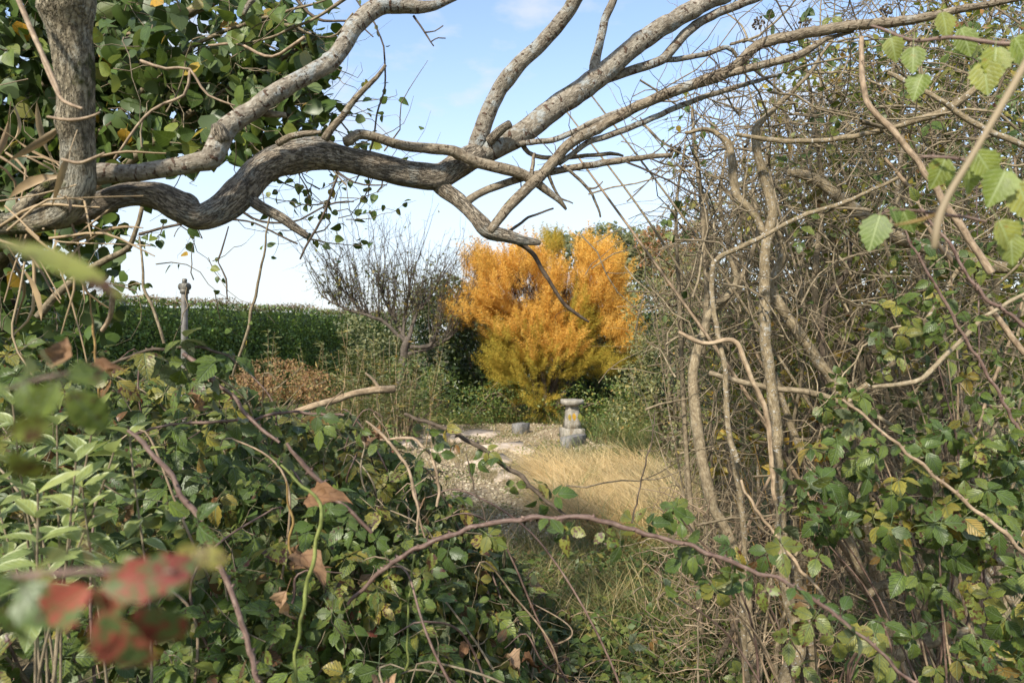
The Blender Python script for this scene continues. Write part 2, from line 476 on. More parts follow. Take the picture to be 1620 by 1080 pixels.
M['yellow'] = leafmat('yellow_leaf', [(0, (.44, .27, .03)), (.5, (.36, .27, .045)), (.8, (.26, .25, .05)), (1, (.14, .19, .04))], .1, (.5, .38, .1), .3, .5, .35)
M['yellow_far'] = leafmat('yellow_leaf_mass', [(0, (.40, .24, .03)), (.3, (.32, .25, .04)), (.6, (.2, .21, .04)), (1, (.08, .13, .03))], 1.0, None, 0, .5, .35)
M['hedge'] = leafmat('hedge_leaf', [(0, (.07, .12, .025)), (.5, (.13, .22, .04)), (.85, (.19, .29, .055)), (1, (.27, .31, .08))], 1.0, None, 0, .38, .2, None, None, None, .5, 0)
M['hedge_top'] = leafmat('hedge_top_growth', [(0, (.12, .10, .045)), (.6, (.24, .17, .11)), (1, (.18, .19, .07))], 1.0, None, 0, .5, .2)
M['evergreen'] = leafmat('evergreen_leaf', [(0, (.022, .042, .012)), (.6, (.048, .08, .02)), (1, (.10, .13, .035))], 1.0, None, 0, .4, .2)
M['greytree'] = leafmat('grey_green_leaf', [(0, (.08, .10, .04)), (.5, (.13, .15, .065)), (1, (.20, .205, .09))], 1.0, None, 0, .5, .3)
M['redtree'] = leafmat('red_green_leaf', [(0, (.13, .15, .05)), (.45, (.20, .18, .06)), (.7, (.32, .12, .06)), (1, (.30, .20, .07))], 1.0, None, 0, .5, .3)
M['willow'] = leafmat('willow_leaf', [(0, (.09, .115, .04)), (.4, (.15, .17, .06)), (.85, (.22, .21, .08)), (.96, (.30, .25, .08)), (1, (.33, .20, .05))], 1.0, None, 0, .5, .3)
M['hazel'] = leafmat('olive_yellow_leaf', [(0, (.08, .11, .02)), (.5, (.15, .18, .03)), (.8, (.26, .25, .05)), (.95, (.36, .28, .05)), (1, (.22, .08, .03))], 1.0, None, 0, .5, .35)
M['weed'] = leafmat('weed_leaf', [(0, (.05, .10, .02)), (.5, (.10, .16, .035)), (.85, (.18, .21, .05)), (1, (.30, .25, .06))], 1.0, None, 0, .5, .3)
M['apple'] = leafmat('apple_leaf', [(0, (.09, .10, .03)), (.6, (.12, .13, .035)), (1, (.22, .16, .04))], 1.0, None, 0, .5, .3)
M['rust'] = leafmat('rust_seed_head', [(0, (.17, .085, .035)), (.5, (.27, .15, .06)), (.8, (.30, .21, .08)), (1, (.18, .19, .06))], 1.0, None, 0, .7, .25)
M['grass'] = leafmat('green_grass', [(0, (.06, .10, .025)), (.5, (.12, .16, .04)), (.8, (.22, .21, .075)), (1, (.36, .28, .13))], 1.0, None, 0, .55, .3)
M['meadow'] = leafmat('meadow_grass_blade', [(0, (.10, .12, .035)), (.35, (.17, .17, .06)), (.65, (.30, .24, .11)), (1, (.42, .33, .17))], 1.0, None, 0, .55, .3)
M['hay'] = leafmat('dry_grass', [(0, (.38, .27, .12)), (.6, (.60, .46, .23)), (1, (.68, .56, .33))], 1.0, None, 0, .55, .25, tint=(1.1, 1.0, .8))
M['straw'] = leafmat('straw', [(0, (.24, .165, .095)), (.5, (.37, .27, .16)), (1, (.46, .36, .24))], .6, None, 0, .6, .2, tint=(1, .95, .8))
M['litter'] = leafmat('leaf_litter', [(0, (.07, .045, .022)), (.4, (.14, .085, .04)), (.8, (.21, .14, .06)), (1, (.10, .11, .03))], 1.0, None, 0, .75, .1)

M['gnarled'] = barkmat('gnarled_bark', (.10, .08, .058), (.255, .215, .165), (.46, .41, .33), 150, .34, ((.35, .335, .28), 14, .52), ((.13, .14, .03), 5, .65), bump=1.0, dist=.012, crack=(120, .22, .6))
M['trunkbark'] = barkmat('mossy_bark', (.085, .07, .045), (.25, .215, .15), (.45, .40, .30), 90, .7, ((.42, .39, .30), 9, .50), ((.085, .09, .02), 7, .535), bump=1.0, dist=.012, crack=(60, .5, .3))
M['lichen'] = barkmat('lichen_bark', (.10, .08, .058), (.205, .18, .145), (.33, .31, .265), 110, .7, ((.37, .385, .36), 15, .52), ((.17, .15, .06), 8, .64), bump=.9, specks=((.09, .055, .035), 70, .60), dist=.009)
M['greystem'] = barkmat('grey_stem_bark', (.12, .09, .055), (.24, .195, .13), (.33, .29, .21), 120, .6, ((.36, .35, .30), 18, .60), ((.15, .14, .05), 8, .66), bump=.7)
M['tanbranch'] = barkmat('brown_bark', (.085, .064, .044), (.195, .16, .115), (.32, .28, .215), 120, .5, ((.38, .37, .32), 12, .57), ((.16, .15, .05), 8, .67), bump=.9, specks=((.09, .06, .035), 90, .62), dist=.009)
M['thicket'] = barkmat('olive_tan_bark', (.095, .075, .045), (.20, .16, .10), (.31, .26, .185), 130, .45, ((.38, .37, .32), 22, .58), ((.14, .13, .04), 7, .63), bump=.8, specks=((.40, .37, .31), 120, .61))
M['twig'] = barkmat('grey_brown_twig', (.085, .07, .045), (.185, .15, .10), (.30, .255, .18), 150, .4, ((.36, .35, .29), 30, .64), bump=.3)
M['darktwig'] = barkmat('dark_twig', (.035, .026, .02), (.075, .058, .042), (.14, .11, .085), 150, .4, bump=.3)
M['appletwig'] = barkmat('dark_apple_bark', (.04, .032, .025), (.085, .07, .056), (.15, .13, .11), 40, .4, bump=.3)
M['cane'] = barkmat('purple_cane', (.07, .043, .036), (.135, .088, .073), (.22, .165, .135), 160, .25, bump=.2, rough=.55)
M['tancane'] = barkmat('tan_cane', (.13, .095, .065), (.25, .185, .125), (.37, .295, .21), 160, .25, bump=.2, rough=.6)
M['greenstem'] = barkmat('green_stem', (.085, .11, .03), (.15, .18, .05), (.22, .24, .09), 120, .2, bump=.1, rough=.5)
M['orangestem'] = barkmat('orange_stem', (.12, .075, .03), (.23, .15, .055), (.29, .22, .09), 120, .2, bump=.1, rough=.55)
M['log'] = barkmat('bare_wood', (.15, .105, .068), (.30, .225, .15), (.46, .37, .26), 90, .12, bump=.4)

def tamariskmat(name, a, b, c):
    mt, t = newmat(name); N = NT(t)
    oc = N.n('TexCoord').outputs['Object']
    f = N.m('ADD', N.m('MULTIPLY', N.noise(oc, 3.0, 5, .65), .62), N.m('MULTIPLY', N.n('NewGeometry').outputs['Random Per Island'], .38))
    col = N.ramp(f, [(.22, a), (.5, b), (.75, c)])
    bs = N.n('BsdfDiffuse', {'Color': col}); tr = N.n('BsdfTranslucent', {'Color': col})
    N.n('OutputMaterial', {0: N.n('MixShader', {0: .4, 1: bs.outputs[0], 2: tr.outputs[0]}).outputs[0]})
    return mt
M['tam_orange'] = tamariskmat('orange_feathery_foliage', (.40, .24, .05), (.78, .46, .09), (.90, .63, .20))
M['tam_green'] = tamariskmat('olive_feathery_foliage', (.23, .23, .045), (.45, .36, .06), (.68, .44, .085))

M['gravel'] = plainmat('gravel_stone', [(.2, (.17, .135, .08)), (.55, (.33, .27, .17)), (.9, (.48, .42, .30))], 20, .9, .2, isl=.75)
M['gravelbed'] = plainmat('gravel_bed', [(.3, (.15, .11, .06)), (.5, (.29, .22, .135)), (.7, (.42, .34, .23))], 38, .95, .9, .02)
M['paving'] = plainmat('weathered_paving', [(.3, (.34, .26, .19)), (.55, (.47, .385, .30)), (.75, (.56, .48, .39))], 7, .9, .4)
M['oldstone'] = plainmat('lichened_stone', [(.3, (.13, .12, .09)), (.5, (.27, .245, .195)), (.7, (.40, .37, .31))], 14, .9, .6, .01)
M['block'] = plainmat('grey_concrete_block', [(.3, (.10, .097, .09)), (.55, (.19, .182, .168)), (.75, (.29, .28, .255))], 18, .9, .4, .005)
M['steel'] = plainmat('galvanised_steel', [(.3, (.11, .10, .085)), (.5, (.20, .185, .165)), (.72, (.28, .265, .24))], 14, .55, .15, .002, metal=.35)
M['brass'] = plainmat('tarnished_brass', [(.3, (.09, .085, .065)), (.6, (.17, .16, .135)), (.8, (.24, .23, .2))], 40, .6, .2, .002, metal=.4)

def groundmat():
    mt, t = newmat('soil_and_leaf_litter'); N = NT(t)
    oc = N.n('TexCoord').outputs['Object']
    n1 = N.noise(oc, .7, 4); n2 = N.noise(oc, 24, 5, .7)
    soil = N.ramp(n2, [(.3, (.045, .033, .02)), (.5, (.10, .075, .042)), (.7, (.17, .13, .075))])
    turf = N.ramp(n2, [(.3, (.045, .06, .018)), (.5, (.09, .105, .032)), (.7, (.16, .15, .06))])
    bs = N.n('BsdfPrincipled', {'Base Color': N.mix(N.sm(n1, .40, .58), soil, turf), 'Roughness': .95, 'Specular IOR Level': .15})
    t.links.new(N.n('Bump', {'Strength': .8, 'Distance': .04, 'Height': n2}).outputs[0], bs.inputs['Normal'])
    N.n('OutputMaterial', {0: bs.outputs[0]})
    return mt
M['ground'] = groundmat()

# ------------------------------------------------------------------ ground
def gh(x, y):
    """height of the ground, 0 at the path"""
    x = np.asarray(x, float); y = np.asarray(y, float)
    return 0.05 * np.sin(x * .9 + 1) * np.sin(y * .55) * np.clip(1 - np.hypot(x - .2, y - 9) / 40, 0, 1) - 0.03

def sheet(xs, ys, fz):
    X, Y = np.meshgrid(xs, ys); Z = fz(X, Y)
    V = np.stack([X, Y, Z], -1).reshape(-1, 3)
    n, m = len(xs), len(ys); i = np.arange(n * m).reshape(m, n)
    return geo(V, q=np.stack([i[:-1, :-1], i[:-1, 1:], i[1:, 1:], i[1:, :-1]], -1).reshape(-1, 4))
gx = np.unique(np.concatenate([np.linspace(-400, -12, 14), np.linspace(-12, 12, 97), np.linspace(12, 400, 14)]))
gy = np.unique(np.concatenate([np.linspace(-60, -4, 6), np.linspace(-4, 26, 121), np.linspace(26, 600, 16)]))
g_ground = part('ground', sheet(gx, gy, gh), M['ground'])
tag(g_ground, 'rough soil and leaf litter with patches of thin turf', None, None, 'structure')

# gravel path: an irregular sheet above the soil, with stones and broken paving on it
def path_in(x, y):
    """1 inside the path"""
    u = (y - 8.2) / 4.3
    cx = np.interp(y, [4.5, 6, 8, 10, 12.6], [-.15, -.1, 0.0, -.35, -.6])
    hw = np.interp(y, [3.9, 4.6, 6, 8, 10, 12, 12.7], [.1, .75, 1.05, 1.15, 1.55, 1.7, .4])
    return (np.abs(x - cx) < hw * (1 + .16 * np.sin(y * 3.1 + x) + .12 * np.sin(y * 7.7))) & (np.abs(u) < 1)
px_, py_ = np.linspace(-2.6, 1.8, 89), np.linspace(3.9, 12.6, 147)
X, Y = np.meshgrid(px_, py_); inside = path_in(X, Y)
V = np.stack([X, Y, gh(X, Y) + .006 + .006 * np.sin(X * 9) * np.sin(Y * 7)], -1).reshape(-1, 3)
ii = np.arange(X.size).reshape(X.shape); ok = inside[:-1, :-1] & inside[1:, 1:] & inside[1:, :-1] & inside[:-1, 1:]
q = np.stack([ii[:-1, :-1], ii[:-1, 1:], ii[1:, 1:], ii[1:, :-1]], -1)[ok]
path = part('gravel_path', geo(V, q=q), M['gravelbed'])
tag(path, 'pinkish gravel path with broken paving, overgrown at its edges', None, None, 'structure')
octa = geo([(.5, 0, 0), (0, .5, 0), (-.5, 0, 0), (0, -.5, 0), (0.05, 0, .34), (0, 0.05, -.3)], t=[(0, 1, 4), (1, 2, 4), (2, 3, 4), (3, 0, 4), (1, 0, 5), (2, 1, 5), (3, 2, 5), (0, 3, 5)])
def scatter_xy(n, x0, x1, y0, y1, test=None):
    """random ground points, denser near the viewer"""
    u = rng.random(n * 3); y = y0 * (y1 / y0) ** u; x = x0 + (x1 - x0) * rng.random(n * 3)
    if test is not None: k = test(x, y); x, y = x[k], y[k]
    return x[:n], y[:n]
x, y = scatter_xy(9000, -2.4, 1.6, 4.0, 12.5, path_in)
nr = rng.normal(0, .35, (len(x), 3)) + (0, 0, 1)
g = part('gravel_stones', cloud([octa], np.stack([x, y, gh(x, y) + .012], 1), nr, rng.normal(0, 1, (len(x), 3)) * (1, 1, .2), rng.uniform(.016, .055, len(x))), M['gravel'], path, 'stuff', None, False)
for (cx, cy, r) in ((690, 688, .42), (735, 692, .36), (790, 700, .40), (845, 706, .34), (770, 722, .36), (820, 731, .38), (870, 722, .30), (700, 708, .33), (650, 700, .36), (760, 684, .38), (800, 745, .30), (855, 742, .24)):
    d = CAM_Z * F / (cy - 540); c = P(cx, cy, d)
    k = 7; a = np.sort(rng.random(k) * 6.28); rr = r * rng.uniform(.75, 1.1, k)
    rim = np.stack([c[0] + rr * np.cos(a), c[1] + rr * np.sin(a) * 1.2], 1)
    z0 = float(gh(c[0], c[1])); tz = z0 + .028 + rng.uniform(0, .02)
    Vt = [(x_, y_, tz + rng.normal(0, .004)) for x_, y_ in rim] + [(x_ * 1.0, y_, z0 - .02) for x_, y_ in rim] + [(c[0], c[1], tz + .004)]
    tt = [(2 * k, i, (i + 1) % k) for i in range(k)]; qq = [(i, i + k, (i + 1) % k + k, (i + 1) % k) for i in range(k)]
    part('paving_stone', geo(Vt, q=qq, t=tt), M['paving'], path, None, None, False)

# ------------------------------------------------------------------ grass and ground cover
def blades(x, y, z, h, w, lean, leandir, bend=.5):
    n = len(x); base = np.stack([x, y, z], 1); pts = []
    ld = np.stack([np.cos(leandir), np.sin(leandir), np.zeros(n)], 1)
    side = np.stack([-np.sin(leandir), np.cos(leandir), np.zeros(n)], 1)
    rot = rng.random(n) * 6.28; wv = np.stack([np.cos(rot), np.sin(rot), np.zeros(n)], 1)
    for t, ww in ((0, 1.0), (.4, .9), (.75, .6), (1.0, .08)):
        c = base + ld * (h * (lean * t + bend * t * t))[:, None] + np.array([0, 0, 1.0]) * (h * (t * np.sqrt(np.maximum(.05, 1 - (lean * .8) ** 2)) - bend * .45 * t * t))[:, None]
        c[:, 2] = np.maximum(c[:, 2], z + .004 + .02 * t)
        pts += [c - wv * (w * ww)[:, None], c + wv * (w * ww)[:, None]]
    V = np.stack(pts, 1); i = (np.arange(n) * 8)[:, None]
    q = np.concatenate([i + np.array([[2 * k, 2 * k + 1, 2 * k + 3, 2 * k + 2]]) for k in range(3)])
    uv = np.tile([(0, 0), (1, 0), (0, .4), (1, .4), (0, .75), (1, .75), (0, 1), (1, 1)], (n, 1))
    return geo(V.reshape(-1, 3), q=q, uv=uv)

def grass(name, n, box, h, w, mat, label, lean=(.1, .5), ldir=None, test=None, bend=(.2, .6)):
    x, y = scatter_xy(n, *box, test=test); n = len(x)
    ld = rng.random(n) * 6.28 if ldir is None else rng.normal(ldir[0], ldir[1], n)
    cl = np.array([.55 + .9 * max(0, noise.noise((a * 1.3, b * 1.3, 3)) + .4) for a, b in zip(x, y)])
    g = blades(x, y, gh(x, y), rng.uniform(h[0], h[1], n) * cl, rng.uniform(w[0], w[1], n), rng.uniform(*lean, n), ld, rng.uniform(*bend, n))
    o = part(name, g, mat); tag(o, label, 'grass', None, 'stuff'); return o

hay_in = lambda x, y: (x > .36 + .1 * np.sin(y * 2.2)) & (x < .262 * y + .1) & (((x - 1.0) / .9) ** 2 + ((y - 6.7) / 1.75) ** 2 < 1.0)
grass('dry_grass', 9000, (.2, 2.1, 4.8, 9.2), (.28, .52), (.0013, .0028), M['hay'], 'golden dry grass lying flattened beside the gravel path', (.5, .95), (2.6, .65), hay_in, (.3, .9))
grass('path_grass', 5200, (-1.8, 1.0, 4.6, 12.0), (.06, .26), (.0015, .003), M['meadow'], 'thin straw grass sprouting through the gravel', (.2, .9), None, lambda x, y: np.sin(x * 4.1 - y) * np.sin(y * 2.9 + .5) > .1)
grass('dry_grass', 3000, (.2, 2.1, 4.6, 9.2), (.2, .6), (.0013, .0028), M['hay'], 'loose tousled stems of dry grass standing out of the golden patch', (.1, .9), (2.2, 1.1), hay_in, (.2, .9))
grass('tuft_grass', 1500, (.2, 2.1, 4.6, 9.4), (.15, .4), (.0014, .003), M['meadow'], 'greener tufts breaking through the golden dry grass', (.1, .9), None, lambda x, y: hay_in(x, y) & (np.sin(x * 6.3 + y) * np.sin(y * 4.4) > .1))
grass('dry_grass', 2600, (.3, 2.0, 4.4, 9.6), (.15, .45), (.0015, .003), M['grass'], 'green and straw grass mixed at the edge of the golden patch', (.2, .7), None, lambda x, y: (x > .3) & (x < .27 * y + .1))
grass('long_grass', 3800, (-.35, 1.25, 2.3, 5.0), (.14, .38), (.0012, .0028), M['meadow'], 'long green grass in the shade in front of the gravel path', (.1, .8), None, lambda x, y: x < .33 * y + .05)
grass('meadow_grass', 11000, (-6.6, -.8, 4.2, 12.5), (.2, .5), (.0022, .0045), M['meadow'], 'rough straw and green meadow grass below the trimmed hedge', (.05, .45), None, lambda x, y: ~path_in(x, y) & (x > -.62 * y - .2))
grass('edge_grass', 5000, (-1.6, 3.0, 9.0, 13.5), (.15, .4), (.003, .006), M['grass'], 'weedy grass round the foot of the orange tree', (.05, .5), None, lambda x, y: ~path_in(x, y))

ql = [quad_leaf(.28), quad_leaf(.2, .4), quad_leaf(.35, .1)]
def groundleaves(name, n, box, hmax, size, mat, label, test=None, flat=.6, kind='stuff', cat='ground cover'):
    x, y = scatter_xy(n, *box, test=test); n = len(x)
    cl = np.array([max(.08, .5 + 1.1 * noise.noise((a * 1.1 + 7, b * 1.1, 1))) for a, b in zip(x, y)])
    z = gh(x, y) + .01 + hmax * cl * rng.random(n)
    nr = rng.normal(0, flat, (n, 3)) + (-.15, -.25, 1); tp = rng.normal(0, 1, (n, 3)) * (1, 1, .5)
    o = part(name, cloud(ql, np.stack([x, y, z], 1), nr, tp, rng.uniform(size[0], size[1], n)), mat)
    tag(o, label, cat, None, kind); return o
groundleaves('leaf_litter', 5000, (-.9, 1.5, 1.6, 5.0), .05, (.02, .06), M['litter'], 'fallen brown leaves on the ground below the brambles', None, .5, cat='leaf litter')
groundleaves('ground_cover', 5200, (-.3, 1.3, 2.2, 5.2), .16, (.018, .042), M['weed'], 'small green weeds growing through the shaded long grass', lambda x, y: x < .34 * y)
groundleaves('weed_patch', 9000, (-6.3, -1.1, 5.0, 12.5), .55, (.025, .055), M['weed'], 'low leafy weeds among the meadow grass', lambda x, y: ~path_in(x, y))
groundleaves('weed_fringe', 8000, (-2.6, 2.9, 10.6, 13.6), .75, (.03, .065), M['weed'], 'leafy weeds crowding the end of the gravel path', lambda x, y: (y > 12.1 + .35 * np.sin(x * 3)) | (x > 1.15) & (y > 9.5) | (x < -1.9))
groundleaves('hay_weeds', 1200, (.2, 2.2, 4.8, 9.6), .22, (.02, .045), M['weed'], 'small leafy weeds among the golden dry grass', lambda x, y: (x < .27 * y + .1) & (np.sin(x * 4.3 + y * 2) > -.1))
groundleaves('path_weeds', 3400, (-2.0, 1.4, 6.0, 12.0), .10, (.02, .05), M['weed'], 'small weeds sprouting between the paving pieces', lambda x, y: np.sin(x * 5.1 + y) * np.sin(y * 3.7 + 1) > .2)

# ------------------------------------------------------------------ far side: hedge, trees, shrubs
def hedge():
    A0, A1 = np.array([-8.6, 9.6]), np.array([-3.1, 21.5]); H = 2.32
    dv = A1 - A0; Ln = np.linalg.norm(dv); dv /= Ln; nv = np.array([dv[1], -dv[0]])      # nv points to the garden
    t = thing('hedge', (*(A0 + dv * Ln / 2), 0), 'long trimmed green hedge with a flat brownish top behind the metal post', 'hedge')
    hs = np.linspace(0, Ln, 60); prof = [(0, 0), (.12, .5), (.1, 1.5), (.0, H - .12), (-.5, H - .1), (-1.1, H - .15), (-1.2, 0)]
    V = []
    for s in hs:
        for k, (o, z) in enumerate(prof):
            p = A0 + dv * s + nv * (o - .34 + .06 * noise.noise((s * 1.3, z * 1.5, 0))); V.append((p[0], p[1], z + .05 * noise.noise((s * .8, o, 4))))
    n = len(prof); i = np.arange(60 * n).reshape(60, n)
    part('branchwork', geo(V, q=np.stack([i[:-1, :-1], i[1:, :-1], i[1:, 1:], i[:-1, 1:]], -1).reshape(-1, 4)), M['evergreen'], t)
    n = 52000; s = Ln * rng.random(n); z = H * rng.random(n) ** .9; o = -.24 * rng.random(n) ** 1.4 + .09 * np.array([noise.noise((a * 1.6, b * 1.9, 0)) + .6 * noise.noise((a * 4.2, b * 4.4, 7)) for a, b in zip(s, z)]) + .02
    p2 = A0 + dv * s[:, None] + nv * o[:, None]
    nr = rng.normal(0, .55, (n, 3)) + np.array([nv[0], nv[1], .35]); tp = rng.normal(0, 1, (n, 3)) + (0, 0, .2)
    part('foliage', cloud(ql, np.concatenate([p2, z[:, None]], 1), nr, tp, rng.uniform(.04, .085, n)), M['hedge'], t, 'stuff')
    s = Ln * rng.random(150); q = A0 + dv * s[:, None] - nv * (rng.random(150) * .6)[:, None]
    part('stray_shoots', tubes(*twigs(np.concatenate([q, np.full((150, 1), H - .1)], 1), rng.normal(0, .35, (150, 3)) + (0, 0, 1), rng.uniform(.12, .4, 150), np.full(150, .004), 5, .2), 3), M['twig'], t, 'stuff')
    n = 9000; s = Ln * rng.random(n); o = -1.1 * rng.random(n) ** 1.6
    z = H - .06 + .13 * rng.random(n) ** 2 + .10 * np.array([noise.noise((a * .8, 0, 4)) + .6 * noise.noise((a * 2.6, 3, 4)) for a in s])
    p2 = A0 + dv * s[:, None] + nv * o[:, None]
    part('clipped_top', cloud(ql, np.concatenate([p2, z[:, None]], 1), rng.normal(0, .6, (n, 3)) + (0, 0, .6), rng.normal(0, 1, (n, 3)) + (0, 0, .5), rng.uniform(.03, .07, n)), M['hedge_top'], t, 'stuff')
hedge()

def crown_points(lobes, n, d0, dj, shell=.45, thr=-.22):
    """points in ellipsoid lobes given as (px, py, rx, ry) in the photo's pixels at depth d0"""
    ar = np.array([l[2] * l[3] for l in lobes], float); pick = rng.choice(len(lobes), n, p=ar / ar.sum())
    l = np.array(lobes, float)[pick]; v = unit(rng.normal(0, 1, (n, 3))) * (shell + (1 - shell) * rng.random((n, 1)) ** .6)
    d = d0 + v[:, 1] * dj
    px, py = l[:, 0] + v[:, 0] * l[:, 2], l[:, 1] + v[:, 2] * -l[:, 3]
    lump = np.array([noise.noise((a * .03, b * .03, c)) for a, b, c in zip(px, py, d)])
    k = lump > thr
    return np.stack([(px - 810) / F * d0 * (d / d0) ** .6, d, CAM_Z - (py - 540) / F * d0], 1)[k], v[k] * (1, 1, 1)

def shrub(name, base, lobes, n, d0, dj, size, mat, label, cat, wood='twig', stems=7, part_names=('stem', 'crown'), temps=None, tiltz=.4, group=None):
    t = thing(name, base, label, cat, group)
    p, v = crown_points(lobes, n, d0, dj)
    nr = v * (1, 1, 1) + rng.normal(0, .6, p.shape) + (-.1, -.3, tiltz); tp = rng.normal(0, 1, p.shape) + (0, 0, -.1)
    part(part_names[1], cloud(temps or ql, p, nr, tp, rng.uniform(size[0], size[1], len(p))), M[mat], t, 'stuff')
    k = rng.choice(len(p), stems); e = p[k]; b = np.array(base)
    for j in range(stems):
        m = (b + e[j]) / 2 + rng.normal(0, .12, 3); m[2] += .2
        C, R = resample([b + rng.normal(0, .08, 3) * (1, 1, 0), m, e[j]], [.035 * size[1] / .09, .022 * size[1] / .09, .006], .15)
        part(part_names[0], tubes(C, R, 5), M[wood], t)
    return t

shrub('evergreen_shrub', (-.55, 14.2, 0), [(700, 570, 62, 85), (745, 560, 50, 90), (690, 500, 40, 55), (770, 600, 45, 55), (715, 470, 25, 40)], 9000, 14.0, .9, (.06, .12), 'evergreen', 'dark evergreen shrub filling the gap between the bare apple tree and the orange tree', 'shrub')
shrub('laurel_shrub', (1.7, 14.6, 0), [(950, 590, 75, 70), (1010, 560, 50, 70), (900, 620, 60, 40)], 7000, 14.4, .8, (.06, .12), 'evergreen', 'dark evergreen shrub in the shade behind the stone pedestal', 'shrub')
shrub('tall_grey_tree', (3.3, 21, 0), [(955, 395, 48, 42), (900, 400, 38, 30), (990, 440, 50, 60), (875, 385, 18, 18), (1010, 400, 35, 42)], 11000, 21, 1.6, (.09, .17), 'greytree', 'grey green tree rising highest behind the orange tree', 'tree', part_names=('trunk', 'crown'), stems=4)
shrub('red_tinged_tree', (4.6, 17, 0), [(1050, 400, 42, 40), (1075, 440, 50, 55), (1030, 380, 25, 20), (1100, 385, 40, 35)], 9000, 17, 1.3, (.07, .13), 'redtree', 'small tree turning red at its top beside the twig thicket', 'tree', part_names=('trunk', 'crown'), stems=4)
shrub('willow_shrub', (2.2, 9.2, 0), [(1030, 500, 45, 85), (1060, 590, 75, 85), (1010, 620, 50, 50), (1075, 450, 45, 70), (985, 655, 38, 25)], 8500, 9.0, .9, (.035, .075), 'willow', 'pale olive leaved shrub between the stone pedestal and the twig thicket', 'shrub', temps=[quad_leaf(.16), quad_leaf(.2, .4)], stems=12)
shrub('distant_shrub', (-1.6, 15.5, 0), [(655, 520, 55, 60), (610, 545, 60, 45), (560, 520, 30, 25), (680, 470, 35, 40)], 7000, 15.4, .8, (.05, .1), 'greytree', 'mid green shrub hidden behind the bare apple tree', 'shrub')
shrub('leafy_weed_clump', (-1.75, 10.8, 0), [(640, 610, 55, 50), (600, 640, 50, 35), (685, 620, 40, 45), (560, 640, 50, 25)], 5200, 10.8, .6, (.03, .065), 'weed', 'leafy weed clump hiding the foot of the bare apple tree', 'shrub', stems=10, temps=[quad_leaf(.18), quad_leaf(.2, .4)])
shrub('rust_seed_shrub', (-3.0, 8.1, 0), [(435, 600, 75, 34), (500, 612, 40, 28), (395, 612, 38, 28)], 5500, 8.0, .7, (.02, .045), 'rust', 'low rust brown shrub of dry seed heads in front of the trimmed hedge', 'shrub', stems=16)

def back_hedge():
    t = thing('boundary_hedge', (4.0, 17.5, 0), 'tall dark boundary hedge closing the garden behind the orange tree', 'hedge')
    n = 26000; u = rng.random(n); x = -1.5 + 13 * u; z = 2.5 * rng.random(n) ** .85
    lump = np.array([noise.noise((a * .9, b * .9, 2)) for a, b in zip(x, z)])
    y = 16.6 - .5 * x * .25 - .35 * lump + .2 * rng.random(n); z += .25 * np.array([noise.noise((a * .7, 8, 2)) for a in x])
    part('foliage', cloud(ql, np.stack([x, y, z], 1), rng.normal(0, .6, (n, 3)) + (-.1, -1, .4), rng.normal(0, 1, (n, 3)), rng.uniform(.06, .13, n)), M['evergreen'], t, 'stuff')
    V = [(x_, 17.0 - .125 * x_ + o, z_) for x_ in np.linspace(-1.5, 11.5, 20) for o, z_ in ((0, 0), (.05, 2.2), (1.0, 2.2), (1.0, 0))]
    i = np.arange(80).reshape(20, 4); part('branchwork', geo(V, q=np.stack([i[:-1, :-1], i[1:, :-1], i[1:, 1:], i[:-1, 1:]], -1).reshape(-1, 4)), M['evergreen'], t)
back_hedge()

